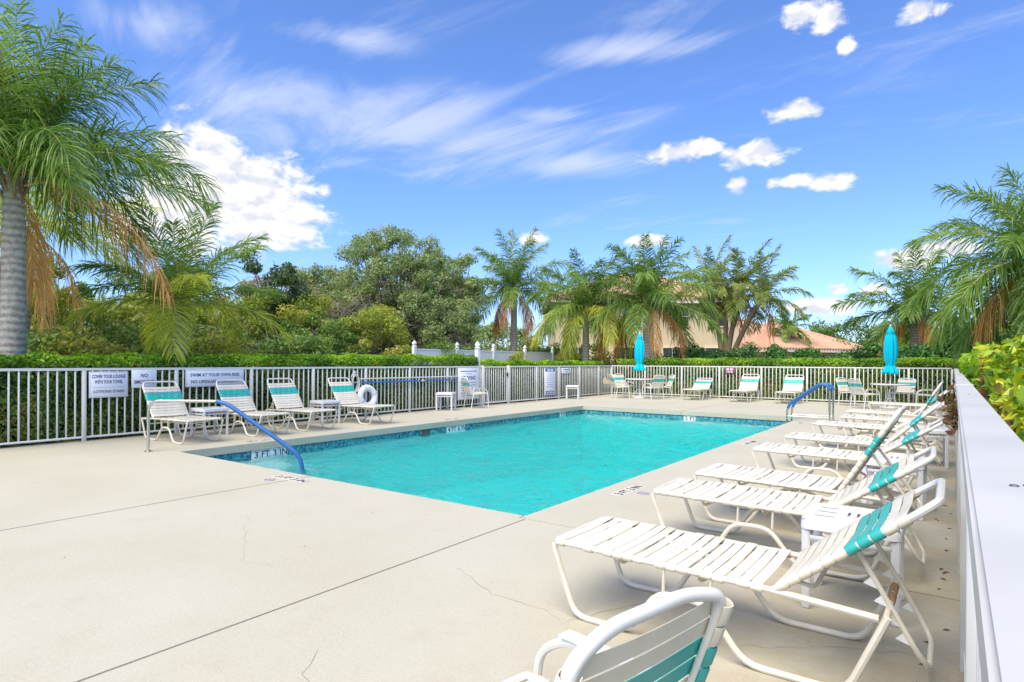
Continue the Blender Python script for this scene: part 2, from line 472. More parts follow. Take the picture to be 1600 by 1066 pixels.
def tile_mat():
    m = mat('blue_pool_tile', (.03, .20, .26), .12)
    nt = m.node_tree; b = nt.nodes['Principled BSDF']; tcn = nt.nodes.new('ShaderNodeTexCoord')
    oi = nt.nodes.new('ShaderNodeObjectInfo')
    ad = nt.nodes.new('ShaderNodeVectorMath'); ad.operation = 'ADD'; nt.links.new(tcn.outputs['Object'], ad.inputs[0])
    ml = nt.nodes.new('ShaderNodeMath'); ml.operation = 'MULTIPLY'; ml.inputs[1].default_value = 50; nt.links.new(oi.outputs['Random'], ml.inputs[0]); nt.links.new(ml.outputs[0], ad.inputs[1])
    n = nt.nodes.new('ShaderNodeTexNoise'); nt.links.new(ad.outputs[0], n.inputs['Vector']); n.inputs['Scale'].default_value = 16; n.inputs['Detail'].default_value = 3; n.inputs['Distortion'].default_value = 1.6
    cr = nt.nodes.new('ShaderNodeValToRGB'); e = cr.color_ramp.elements
    e[0].position = .36; e[0].color = (.015, .10, .16, 1); e[1].position = .66; e[1].color = (.15, .47, .47, 1)
    x = e.new(.5); x.color = (.035, .27, .32, 1)
    nt.links.new(n.outputs['Fac'], cr.inputs[0]); nt.links.new(cr.outputs[0], b.inputs['Base Color'])
    return m


M_tile = tile_mat()
M_grout = mat('pool_grout', (.30, .36, .34), .9)
M_plaster = mat('white_pool_plaster', (.78, .86, .86), .8, noise=(1.2, .5, (.68, .79, .80)))


def water_mat():
    m = bpy.data.materials.new('pool_water'); m.use_nodes = True; nt = m.node_tree; nt.nodes.remove(nt.nodes['Principled BSDF'])
    out = nt.nodes['Material Output']
    geo = nt.nodes.new('ShaderNodeNewGeometry')

    def wave(scale, rot, sc2, det, dist):
        mp_ = nt.nodes.new('ShaderNodeMapping'); nt.links.new(geo.outputs['Position'], mp_.inputs[0]); mp_.inputs['Rotation'].default_value = (0, 0, R(rot)); mp_.inputs['Scale'].default_value = sc2
        n = nt.nodes.new('ShaderNodeTexNoise'); nt.links.new(mp_.outputs[0], n.inputs['Vector']); n.inputs['Scale'].default_value = scale; n.inputs['Detail'].default_value = det; n.inputs['Distortion'].default_value = dist; n.inputs['Roughness'].default_value = .5
        return n.outputs['Fac']
    a = nt.nodes.new('ShaderNodeMath'); a.operation = 'MULTIPLY_ADD'
    nt.links.new(wave(2.4, 25, (1, 1.5, 1), 2, .6), a.inputs[0]); a.inputs[1].default_value = 1.6
    nt.links.new(wave(8.5, -30, (1, 1.4, 1), 3, .8), a.inputs[2])
    bp = nt.nodes.new('ShaderNodeBump'); bp.inputs['Strength'].default_value = 1.0; bp.inputs['Distance'].default_value = .10
    nt.links.new(a.outputs[0], bp.inputs['Height'])
    g = nt.nodes.new('ShaderNodeBsdfRefraction'); g.inputs['IOR'].default_value = 1.33; g.inputs['Roughness'].default_value = 0.0
    nt.links.new(bp.outputs[0], g.inputs['Normal'])
    tr = nt.nodes.new('ShaderNodeBsdfTransparent'); mx = nt.nodes.new('ShaderNodeMixShader'); mx.inputs[0].default_value = .40
    nt.links.new(g.outputs[0], mx.inputs[1]); nt.links.new(tr.outputs[0], mx.inputs[2])
    fr = nt.nodes.new('ShaderNodeFresnel'); fr.inputs['IOR'].default_value = 1.33; nt.links.new(bp.outputs[0], fr.inputs['Normal'])
    gl = nt.nodes.new('ShaderNodeBsdfGlossy'); gl.inputs['Roughness'].default_value = .02; nt.links.new(bp.outputs[0], gl.inputs['Normal'])
    m2 = nt.nodes.new('ShaderNodeMixShader'); nt.links.new(fr.outputs[0], m2.inputs[0]); nt.links.new(mx.outputs[0], m2.inputs[1]); nt.links.new(gl.outputs[0], m2.inputs[2])
    nt.links.new(m2.outputs[0], out.inputs['Surface'])
    va = nt.nodes.new('ShaderNodeVolumeAbsorption'); va.inputs[0].default_value = (.06, .966, .962, 1); va.inputs[1].default_value = .80
    nt.links.new(va.outputs[0], out.inputs['Volume'])
    return m


M_water = water_mat()

# ------------------------------------------------------------------ ground, deck, pool
PX0, PX1, PY0, PY1 = -9.05, -2.97, 4.28, 16.1     # pool opening
DX0, DX1, DY0, DY1 = -11.75, 0.30, -6.0, 23.1     # deck
WL = -0.25
gm = MB()
S = 900
for (x0, x1, y0, y1) in ((-S, DX0, -S, S), (DX1, S, -S, S), (DX0, DX1, -S, DY0), (DX0, DX1, DY1, S)):
    gm.add([(x0, y0, -.06), (x1, y0, -.06), (x1, y1, -.06), (x0, y1, -.06)], [(0, 1, 2, 3)])
tag(gm.obj('ground', ground_mat(), smooth=False), kind='structure')

dk = empty('pool_deck', (0, 0, 0)); tag(dk, kind='structure')


def prism(poly, z0, z1):
    m = MB(); n = len(poly)
    m.add([(x, y, z0) for x, y in poly] + [(x, y, z1) for x, y in poly],
          [tuple(range(n - 1, -1, -1)), tuple(range(n, 2 * n))] + [(i, (i + 1) % n, n + (i + 1) % n, n + i) for i in range(n)])
    return m


JX1, JX2, JY = -2.90, -5.95, 4.20
g = .004
slabs = [
    [(JX1 + g, DY0), (DX1, DY0), (DX1, JY - g), (JX1 + g, JY - g)],
    [(JX2 + g, DY0), (JX1 - g, DY0), (JX1 - g, JY - g), (PX1, JY - g), (PX1, PY0), (JX2 + g, PY0)],
    [(DX0, DY0), (JX2 - g, DY0), (JX2 - g, PY0), (PX0, PY0), (PX0, 11.2 - g / 2), (DX0, 11.2 - g / 2)],
    [(DX0, 11.2 + g / 2), (PX0, 11.2 + g / 2), (PX0, PY1), (-6.0 - g / 2, PY1), (-6.0 - g / 2, DY1), (DX0, DY1)],
    [(-6.0 + g / 2, PY1), (PX1, PY1), (PX1, 15.9), (DX1, 15.9), (DX1, DY1), (-6.0 + g / 2, DY1)],
    [(PX1, JY + g), (DX1, JY + g), (DX1, 10.0 - g / 2), (PX1, 10.0 - g / 2)],
    [(PX1, 10.0 + g / 2), (DX1, 10.0 + g / 2), (DX1, 15.9 - g), (PX1, 15.9 - g)],
]
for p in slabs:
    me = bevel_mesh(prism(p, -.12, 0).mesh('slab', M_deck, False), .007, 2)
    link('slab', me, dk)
jm = MB()
for (x0, x1, y0, y1) in ((DX0, PX0 - .04, DY0, DY1), (PX1 + .04, DX1, DY0, DY1), (PX0 - .04, PX1 + .04, DY0, PY0 - .04), (PX0 - .04, PX1 + .04, PY1 + .04, DY1)):
    jm.box(x0, x1, y0, y1, -.05, -.012)
jm.obj('joint_bed', M_joint, dk, smooth=False)


def crack(pts, w=.004):
    m = MB(); P = []
    for i in range(len(pts) - 1):
        a = Vector((*pts[i], 0)); b = Vector((*pts[i + 1], 0)); n = max(3, int((b - a).length / .07))
        for k in range(n): P.append(a.lerp(b, k / n) + Vector((random.uniform(-.02, .02), random.uniform(-.02, .02), 0)))
    P.append(Vector((*pts[-1], 0)))
    vs = []; fs = []
    for i, p in enumerate(P):
        t = (P[min(i + 1, len(P) - 1)] - P[max(i - 1, 0)]).normalized(); nn = Vector((-t.y, t.x, 0)); ww = w * random.uniform(.12, .45) * (1 if 0 < i < len(P) - 1 else .2)
        vs += [p + nn * ww, p - nn * ww]
        if i: fs.append((2 * i - 2, 2 * i - 1, 2 * i + 1, 2 * i))
    m.add([(v.x, v.y, .0015) for v in vs], fs)
    m.obj('crack', M_crack, dk, smooth=False)


crack([(-2.35, 1.75), (-2.2, 1.55), (-1.95, 1.5), (-1.72, 1.25), (-1.5, 1.15)])
crack([(-2.6, 2.95), (-2.1, 2.72), (-1.75, 2.72), (-1.6, 2.62)])
crack([(-1.6, 2.62), (-1.45, 3.0), (-1.3, 3.2), (-1.38, 3.5)])
crack([(-1.25, 2.75), (-.8, 2.9), (-.4, 3.2), (.02, 3.35)], .003)
crack([(-4.9, 2.9), (-4.3, 2.5), (-3.8, 2.2), (-3.5, 2.25)], .002)
crack([(-1.75, 5.3), (-1.3, 5.1), (-1.0, 5.2)], .003)

pool = empty('swimming_pool', (0, 0, 0)); tag(pool, kind='structure')
wx0, wx1, wy0, wy1 = PX0 - .03, PX1 + .03, PY0 - .03, PY1 + .03   # tile face behind the overhanging deck edge


def fl(y): return -1.25 if y < 6 else (-1.25 - (y - 6) / (wy1 - 6) * .55)


bs = MB()
bs.add([(wx0, wy0, -.27), (wx1, wy0, -.27), (wx1, 6, -.27), (wx0, 6, -.27), (wx1, wy1, -.27), (wx0, wy1, -.27),
        (wx0, wy0, fl(0)), (wx1, wy0, fl(0)), (wx1, 6, fl(6)), (wx0, 6, fl(6)), (wx1, wy1, fl(wy1)), (wx0, wy1, fl(wy1))],
       [(6, 7, 8, 9), (9, 8, 10, 11), (0, 1, 7, 6), (1, 2, 8, 7), (2, 4, 10, 8), (4, 5, 11, 10), (5, 3, 9, 11), (3, 0, 6, 9)])
bs.obj('basin', M_plaster, pool, smooth=False)
gr = MB()
e = .012
for (x0, x1, y0, y1) in ((wx0 - .05, wx0 - e, wy0, wy1), (wx1 + e, wx1 + .05, wy0, wy1), (wx0, wx1, wy0 - .05, wy0 - e), (wx0, wx1, wy1 + e, wy1 + .05)):
    gr.box(x0, x1, y0, y1, -.60, -.121)
gr.obj('grout_bed', M_grout, pool, smooth=False)
TP = .165
tile_me = bbox_mesh('tile', -.0125, .0, -.0795, .0795, -.0795, .0795, M_tile, .003, 1)
mark_me = bbox_mesh('marker_tile', -.0125, .0015, -.0795, .0795, -.0795, .0795, M_marker, .003, 1)
TZ = -.205


def textmesh(s, w=None, h=None, mat_=None, ext=.0008, bold=.0):
    cu = bpy.data.curves.new('t', 'FONT'); cu.body = s; cu.align_x = 'CENTER'; cu.align_y = 'CENTER'; cu.extrude = ext; cu.offset = bold; cu.resolution_u = 3
    o = bpy.data.objects.new('t', cu); COL.objects.link(o)
    dg = bpy.context.evaluated_depsgraph_get(); me = bpy.data.meshes.new_from_object(o.evaluated_get(dg))
    bpy.data.objects.remove(o); bpy.data.curves.remove(cu)
    co = np.empty(len(me.vertices) * 3, np.float32); me.vertices.foreach_get('co', co); co = co.reshape(-1, 3)
    lo, hi = co.min(0), co.max(0); c = (lo + hi) / 2; co[:, :2] -= c[:2]; ex = (hi - lo)
    sx = w / ex[0] if w else h / ex[1]; sy = h / ex[1] if h else sx
    co[:, 0] *= sx; co[:, 1] *= sy; co[:, 2] *= ext / max(1e-6, np.abs(co[:, 2]).max())
    me.vertices.foreach_set('co', co.ravel()); me.materials.clear(); me.materials.append(mat_ or M_ink); me.update()
    return me


marks = {'l': [(5.40, ['3', 'FT', '3', 'IN']), (10.05, ['4', 'FT', '6', 'IN']), (14.80, ['5', 'FT'])], 'f': [(-5.90, ['5', 'FT'])]}


def wall_tiles(side):
    n = int(((wy1 - wy0) if side in 'lr' else (wx1 - wx0)) / TP) + 1
    for i in range(n):
        s_ = (wy0 if side in 'lr' else wx0) + (i + .5) * TP
        ch = None
        for (st, words) in marks.get(side, []):
            k0 = int(round((st - (wy0 if side == 'l' else wx0)) / TP))
            if k0 <= i < k0 + len(words): ch = words[i - k0]
        if side == 'l': loc, rz = (wx0, s_, TZ), 0
        elif side == 'f': loc, rz = (s_, wy1, TZ), -PI / 2
        if s_ + TP / 2 > (wy1 if side == 'l' else wx1) + .02: continue
        t = link('depth_marker_tile' if ch else 'tile', mark_me if ch else tile_me, pool, loc, (0, 0, rz))
        if ch:
            tx = textmesh(ch, .062 * len(ch) + (.01 if len(ch) > 1 else 0), .105, M_black, .0008, .012)
            link('lettering', tx, t, (.0030, 0, .008), (PI / 2, 0, PI / 2))


wall_tiles('l'); wall_tiles('f')
# near and right walls carry the same band, out of sight from the deck
tb = MB()
tb.box(wx1, wx1 + e, wy0, wy1, TZ - .08, TZ + .08); tb.box(wx0, wx1, wy0 - e, wy0, TZ - .08, TZ + .08)
tb.obj('tile_band', M_tile, pool, smooth=False)
# skimmer mouth on the left wall
sk = MB(); sk.box(wx0 - .05, wx0 + .004, 9.24, 9.50, -.30, -.13); sk.obj('skimmer_mouth', mat('skimmer_shadow_grey', (.10, .10, .09), .8), pool, smooth=False)
# quarter-round entry steps in the near left corner
for k, (rad, z) in enumerate(((1.55, -.44), (1.95, -.70), (2.35, -.96))):
    pts = [(wx0, wy0)] + [(wx0 + rad * math.cos(a), wy0 + rad * math.sin(a)) for a in np.linspace(0, PI / 2, 17)]
    prism(pts, -1.3, z).obj('step', M_plaster, pool, smooth=False)
    for a in np.linspace(.04, PI / 2 - .04, int(rad * 6)):
        c_, s_ = math.cos(a), math.sin(a)
        link('step_edge_tile', tile_me, pool, (wx0 + rad * c_ - .03, wy0 + rad * s_ - .03, z + .003), (0, PI / 2, 0)).scale = (.3, .3, .3)
wm = MB()
nx, ny = 100, 196
X_ = np.linspace(wx0 - .004, wx1 + .004, nx + 1); Y_ = np.linspace(wy0 - .004, wy1 + .004, ny + 1)
gx_, gy_ = np.meshgrid(X_, Y_)
hz_ = np.zeros_like(gx_)
for k in range(14):
    a_ = rng.uniform(0, 2 * PI); lam = rng.uniform(.38, 1.3); hz_ += lam * .0085 * np.sin((gx_ * math.cos(a_) + gy_ * math.sin(a_)) * 2 * PI / lam + rng.uniform(0, 6.28))
wv_ = np.stack([gx_, gy_, WL + hz_], -1).reshape(-1, 3).tolist()
w_ = nx + 1
wf_ = [(j * w_ + i, j * w_ + i + 1, (j + 1) * w_ + i + 1, (j + 1) * w_ + i) for j in range(ny) for i in range(nx)]
ring_ = [i for i in range(w_)] + [j * w_ + nx for j in range(1, ny + 1)] + [ny * w_ + i for i in range(nx - 1, -1, -1)] + [j * w_ for j in range(ny - 1, 0, -1)]
b0 = len(wv_); wv_ += [[wv_[i][0], wv_[i][1], -2.2] for i in ring_]; nr = len(ring_)
wf_ += [(ring_[(k + 1) % nr], ring_[k], b0 + k, b0 + (k + 1) % nr) for k in range(nr)] + [tuple(b0 + k for k in range(nr - 1, -1, -1))]
wm.add(wv_, wf_)
wm.obj('water', M_water, pool, smooth=True, angle=60)


def flat_text(s, x, y, rz, w, h, m=M_black):
    pn_ = MB().box(-w / 2 - .03, w / 2 + .03, -h / 2 - .02, h / 2 + .02, .0005, .003).obj('deck_marker', M_marker_deck, dk, (x, y, 0), (0, 0, rz), smooth=False)
    link('lettering', textmesh(s, w, h, m, .0005, .012), pn_, (0, 0, .0046), (0, 0, 0))
    return pn_


M_marker_deck = mat('worn_deck_marker', (.60, .58, .53), .7, noise=(12, .8, (.50, .46, .38)))


def nodive(x, y, rz):
    o = MB().tube([(.055 * math.cos(a), .055 * math.sin(a), .004) for a in np.linspace(0, 2 * PI, 21)[:-1]], .005, 4, closed=True).obj('no_diving_symbol', M_greyink, dk, (x, y, 0), (0, 0, rz))
    MB().tube([(-.04, .04, .004), (.04, -.04, .004)], .004, 4).obj('slash', M_greyink, o)
    MB().tube([(-.03, -.01, .004), (.0, .012, .004), (.035, .0, .004)], .004, 4).obj('figure', M_greyink, o)


flat_text('3 FT 3 IN', -5.98, 4.04, 0, .52, .10); nodive(-6.12, 3.86, 0)
flat_text('3 FT 3 IN', -2.70, 5.76, PI / 2, .50, .10); nodive(-2.52, 5.72, PI / 2)
flat_text('4 FT 6 IN', -2.70, 10.4, PI / 2, .50, .10); nodive(-2.52, 10.36, PI / 2)
flat_text('5 FT', -2.70, 14.5, PI / 2, .28, .10)
flat_text('3 FT 3 IN', -9.28, 5.66, -PI / 2, .42, .10)
flat_text('4 FT 6 IN', -9.28, 10.45, -PI / 2, .46, .10)
# ------------------------------------------------------------------ fences
FH = 1.19
FX, FY, RX = -11.44, 22.80, 0.0545
bal_me = bbox_mesh('baluster', -.0115, .0115, -.0115, .0115, .06, FH - .02, M_white, .002, 1)


def post_mesh(w, h):
    return bbox_mesh('post', -w / 2, w / 2, -w / 2, w / 2, 0, h, M_white, .003, 1)


post_me = post_mesh(.058, FH - .043); gpost_me = post_mesh(.085, FH + .01)


def fence(name, label, p0, axis, stops, rail_w=.042, rail_mat=None, wide=()):
    """axis 'x' or 'y'; stops are the post positions along it"""
    o = empty(name, p0); tag(o, label, 'fence', 'white picket fence runs round the pool deck')
    a, b = stops[0], stops[-1]
    def L(t, z=0): return (t, 0, z) if axis == 'x' else (0, t, z)
    hw = rail_w / 2
    if axis == 'x': t_ = (a, b, -hw, hw); b_ = (a, b, -.016, .016)
    else: t_ = (-hw, hw, a, b); b_ = (-.016, .016, a, b)
    link('top_rail', bbox_mesh('top_rail', *t_, FH - .042, FH, rail_mat or M_white, .004, 2), o)
    link('bottom_rail', bbox_mesh('bottom_rail', *b_, .05, .082, M_white, .003, 1), o)
    for i, s in enumerate(stops): link('post', gpost_me if i in wide else post_me, o, L(s))
    for s, e_ in zip(stops[:-1], stops[1:]):
        n = max(1, int(round((e_ - s) / .1215)))
        for k in range(1, n): link('baluster', bal_me, o, L(s + (e_ - s) * k / n))
    return o


fence('picket_fence', 'white picket fence with hanging signs along the left hedge, left of the gate', (FX, 0, 0), 'y',
      [-3.4, -1.95, -.49, .97, 2.43, 3.89, 5.34, 6.80, 8.26, 9.74, 11.2, 12.66, 14.23], wide=(12,))
fence('picket_fence', 'short white picket fence between the gate and the far corner', (FX, 0, 0), 'y', [15.53, 17.14, 18.58, 20.05, 21.59, FY - .06], wide=(0,))
fence('picket_fence', 'white picket fence across the far end, behind the umbrella tables', (0, FY, 0), 'x',
      [FX, -9.99, -8.48, -7.04, -5.55, -4.06, -2.62, -1.14, RX - .09])
fence('picket_fence', 'white fence with broad flat rail on the right, receding from the camera', (RX, 0, 0), 'y',
      [-2.6 + 1.465 * i for i in range(17)] + [FY], rail_w=.084, rail_mat=M_rail)
rf = [o for o in bpy.data.objects if o.name.startswith('picket_fence')][-1]
for yy, xx in ((.835, .0), (.845, .012), (3.2, .0), (6.1, .006), (9.0, 0)):
    MB().lathe([(.0045, 0), (.004, .0012), (.001, .0018)], 10).obj('screw', M_screw, rf, (xx - .002, yy, FH + .0003))
for yy in (4.72, 11.9, 18.4): link('rail_sleeve', bbox_mesh('rail_sleeve', -.0435, .0435, -.05, .05, FH - .044, FH + .0018, M_rail, .001, 1), rf, (0, yy, 0))
gt = empty('gate', (FX, 14.30, 0)); tag(gt, 'white picket gate with dark latch in the left fence', 'gate')
fm = MB(); W_ = 1.16
fm.box(-.018, .018, 0, W_, FH - .052, FH - .012); fm.box(-.018, .018, 0, W_, .06, .10); fm.box(-.0185, .0185, 0, .04, .10, FH - .052); fm.box(-.0185, .0185, W_ - .04, W_, .10, FH - .052)
fm.obj('gate_frame', M_white, gt, smooth=False)
for k in range(1, 10): link('baluster', bal_me, gt, (0, .02 + k * (W_ - .04) / 10, -.012)).scale = (1, 1, .985)
bevel_mesh(MB().box(.02, .06, W_ - .06, W_ - .005, .86, .98).obj('latch', M_dark, gt).data, .008, 2)

# ------------------------------------------------------------------ hedges


def hedge(name, label, x0, x1, y0, y1, zt, size, cover, faces, leaf, top, wave=.05, topfrac=.16, grp='clipped hedges round the fence'):
    o = empty(name, ((x0 + x1) / 2, (y0 + y1) / 2, 0)); tag(o, label, 'hedge', grp)
    cx, cy = (x0 + x1) / 2, (y0 + y1) / 2
    ztf = zt if callable(zt) else (lambda x, y: zt + 0 * x)
    zm = float(np.mean(ztf(np.array([x0, x1]), np.array([y0, y1]))))
    P = []; N = []
    ar = size * size * .26

    def put(n, fx, nr):
        n = int(n); a = rng.uniform(0, 1, n); b = rng.uniform(0, 1, n); d = np.abs(rng.normal(0, .055, n)) - .03
        p = fx(a, b, d); P.append(p); N.append(np.tile(np.array(nr, float), (n, 1)))
    if 'x+' in faces: put((y1 - y0) * zm * cover / ar, lambda a, b, d: np.stack([x1 - d, y0 + a * (y1 - y0), .02 + b * (ztf(x1, y0 + a * (y1 - y0)) - .02)], 1), (1, 0, .2))
    if 'x-' in faces: put((y1 - y0) * zm * cover / ar, lambda a, b, d: np.stack([x0 + d, y0 + a * (y1 - y0), .02 + b * (ztf(x0, y0 + a * (y1 - y0)) - .02)], 1), (-1, 0, .2))
    if 'y-' in faces: put((x1 - x0) * zm * cover / ar, lambda a, b, d: np.stack([x0 + a * (x1 - x0), y0 + d, .02 + b * (ztf(x0 + a * (x1 - x0), y0) - .02)], 1), (0, -1, .2))
    if 'y+' in faces: put((x1 - x0) * zm * cover / ar, lambda a, b, d: np.stack([x0 + a * (x1 - x0), y1 - d, .02 + b * (ztf(x0 + a * (x1 - x0), y1) - .02)], 1), (0, 1, .2))
    put((x1 - x0) * (y1 - y0) * cover * 1.1 / ar, lambda a, b, d: np.stack([x0 + a * (x1 - x0), y0 + b * (y1 - y0), ztf(x0 + a * (x1 - x0), y0 + b * (y1 - y0)) - d], 1), (0, 0, 1))
    P = np.concatenate(P); N = np.concatenate(N)
    w = wave * (np.sin(P[:, 0] * 5.1 + P[:, 1] * 3.7) * .5 + np.sin(P[:, 1] * 9.3 + P[:, 0] * 2.2 + P[:, 2] * 6) * .35 + np.sin(P[:, 2] * 13 + P[:, 1] * 6.1) * .35)
    P = P + N * w[:, None]
    P[:, 2] = np.maximum(P[:, 2], .02)
    V = leaf_quads(P, N, size, .55, .75, .4)
    zr = ztf(P[:, 0], P[:, 1])
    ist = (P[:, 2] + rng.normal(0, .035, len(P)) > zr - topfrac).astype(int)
    V -= np.array([cx, cy, 0])
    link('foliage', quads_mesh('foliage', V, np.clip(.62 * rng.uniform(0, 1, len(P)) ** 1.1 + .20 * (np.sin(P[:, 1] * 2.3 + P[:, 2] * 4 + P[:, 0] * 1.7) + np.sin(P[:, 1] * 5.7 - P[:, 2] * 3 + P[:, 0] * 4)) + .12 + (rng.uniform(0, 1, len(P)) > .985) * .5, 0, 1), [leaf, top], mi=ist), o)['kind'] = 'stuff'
    i_ = .13
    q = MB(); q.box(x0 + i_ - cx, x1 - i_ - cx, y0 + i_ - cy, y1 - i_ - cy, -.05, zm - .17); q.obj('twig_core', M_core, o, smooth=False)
    return o


hedge('hedge', 'long clipped green hedge behind the left picket fence, up to the gate', -12.65, -11.56, -1.5, 14.15, lambda x, y: 1.33 + .009 * np.asarray(y) + 0 * np.asarray(x), .062, 2.3, ('x+', 'y+'), L_hedge, L_hedge_top)
hedge('hedge', 'low clipped hedge behind the fence between the gate and far corner', -12.5, -11.58, 14.75, 22.3, 1.30, .075, 2.0, ('x+', 'y-'), L_hedge, L_hedge_top, .06)
hedge('hedge', 'clipped green hedge behind the far picket fence', -11.3, .35, 23.0, 23.95, 1.43, .08, 2.3, ('y-',), L_hedge, L_hedge_top)
hedge('hedge', 'leafy green hedge outside the right fence, beyond the yellow bush', .20, 1.5, 7.2, 22.7, 1.40, .085, 1.5, ('x-', 'y-'), L_shrub, L_hedge_top, .09, .35)


def croton():
    o = empty('croton_bush', (.8, 4, 0)); tag(o, 'yellow and copper leaved bush spilling against the right rail', 'bush')
    n = 26000
    a = rng.uniform(0, 1, n) ** .8
    y = 1.4 + a * 6.0; x = .19 + rng.uniform(0, 1, n) ** 1.3 * 1.6
    zt = 1.02 + .07 * (y - 1.4) + .10 * np.sin(y * 2.3 + x * 3) + .08 * np.sin(y * 5.1 - x * 4) + .16 * np.clip(x - .3, 0, 1)
    z = zt - rng.uniform(0, 1, n) ** 1.6 * .95
    P = np.stack([x, y, z], 1); N = np.tile(np.array([-.35, -.25, .8]), (n, 1))
    V = leaf_quads(P, N, .088, .42, .65, .4)
    patch = np.sin(x * 4.1 + y * 3.3) + np.sin(y * 2.1 - x * 2.7 + 1.3)
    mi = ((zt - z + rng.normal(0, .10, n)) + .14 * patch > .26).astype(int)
    r = np.clip(rng.uniform(0, 1, n) * .8 + .15 * patch, 0, 1)
    V -= np.array([.8, 4, 0])
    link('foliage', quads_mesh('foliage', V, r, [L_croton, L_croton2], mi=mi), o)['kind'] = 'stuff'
    t = MB()
    for k in range(26):
        bx, by = random.uniform(-.4, .7), random.uniform(-2.3, 3.2)
        t.tube([(bx, by, -.06), (bx + random.uniform(-.1, .1), by + random.uniform(-.1, .1), .5), (bx + random.uniform(-.25, .2), by + random.uniform(-.25, .25), 1.0)], [.014, .011, .006], 5)
    t.obj('stem', M_bark, o)


croton()

# ------------------------------------------------------------------ pool furniture: shared meshes


def strap_mesh(half, mat_, name='strap', w=.047, r=.0165):
    c = half - .015
    prof = [(-c + .022, -.010), (-c + .010, -r), (-c - .004, -r - .001), (-c - .0135, -.009), (-c - r, .001), (-c - .012, .012), (-c, .0175), (-c * .6, .0135), (-c * .25, .0105)]
    prof = prof + [(0, .0098)] + [(-y, z) for y, z in prof[::-1]]
    n = len(prof); th = .0026; vs = []; fs = []
    for i, (y, z) in enumerate(prof):
        a = prof[max(i - 1, 0)]; b = prof[min(i + 1, n - 1)]; ty, tz = b[0] - a[0], b[1] - a[1]; l = math.hypot(ty, tz); ny, nz = -tz / l, ty / l
        if i < n // 2 and False: pass
        for x, zz in ((-w / 2, -.0012), (-w / 2 + .006, 0), (w / 2 - .006, 0), (w / 2, -.0012)):
            vs.append((x, y + ny * (th + zz), z + nz * (th + zz)))
        vs.append((w / 2, y - ny * .0004, z - nz * .0004)); vs.append((-w / 2, y - ny * .0004, z - nz * .0004))
    for i in range(n - 1):
        for k in range(6):
            k2 = (k + 1) % 6; fs.append((i * 6 + k, (i + 1) * 6 + k, (i + 1) * 6 + k2, i * 6 + k2))
    m = MB(); m.add(vs, [f[::-1] for f in fs])
    return m.mesh(name, mat_, True, 50)


sw_me = strap_mesh(.30, M_strapw); st_me = strap_mesh(.30, M_strapt)
TR = .0150
YS = .285
HX, HZ = 1.08, .362     # hinge of the backrest
m_ = MB(); m_.tube([(1.47, -YS, .335), (HX, -YS, .358), (.0, -YS, .378), (.0, YS, .378), (HX, YS, .358), (1.47, YS, .335)], TR, 8, .05)
seat_me = m_.mesh('seat_frame', M_frame)


def leg_mesh(s):
    y = s * YS; m = MB()
    m.tube([(.0, y, .366), (.005, y, .33), (.125, y, .0145), (.43, y, .0145), (.57, y, .235), (.80, y, .235), (.97, y, .0145), (1.36, y, .0145), (1.50, y, .345)], TR, 8, .075)
    for x in (.60, .82): m.tube([(x, y, .236), (x + .005, y, .362)], .008, 6)
    return m.mesh('leg_frame', M_frame)


leg_l, leg_r = leg_mesh(-1), leg_mesh(1)
m_ = MB()
brace_me = m_.tube([(0, -YS, .355), (0, -.22, .315), (0, 0, .300), (0, .22, .315), (0, YS, .355)], .010, 6, .06).mesh('cross_brace', M_frame)
rear_me = MB().tube([(1.495, -YS, .345), (1.495, YS, .345)], .012, 8).mesh('rear_bar', M_frame)
sleeve_me = MB().tube([(1.495, -.105, .345), (1.495, -.005, .345)], .0175, 8).tube([(1.495, .02, .345), (1.495, .125, .345)], .0175, 8).mesh('sleeve', M_brown)
BL = .725
back_me = MB().tube([(0, -YS, 0), (BL - .10, -YS, 0), (BL, -YS + .03, 0), (BL, YS - .03, 0), (BL - .10, YS, 0), (0, YS, 0)], .0155, 8, .09).mesh('backrest', M_white)
bb_me = MB().tube([(.10, -YS, -.004), (.12, -.2, -.075), (.12, .2, -.075), (.10, YS, -.004)], .010, 6, .06).mesh('back_brace', M_frame)
prop_me = MB().tube([(0, -.19, 0), (.42, -.19, 0), (.50, -.15, .0), (.50, .15, 0), (.42, .19, 0), (0, .19, 0)], .0105, 8, .04).mesh('prop_bar', M_frame)
tooth_me = MB().add([(0, -.004, -.008), (.05, -.004, -.008), (.012, -.004, -.045), (0, .004, -.008), (.05, .004, -.008), (.012, .004, -.045)],
                    [(0, 1, 2), (5, 4, 3), (0, 3, 4, 1), (1, 4, 5, 2), (2, 5, 3, 0)]).mesh('notch_tooth', M_clear, False)


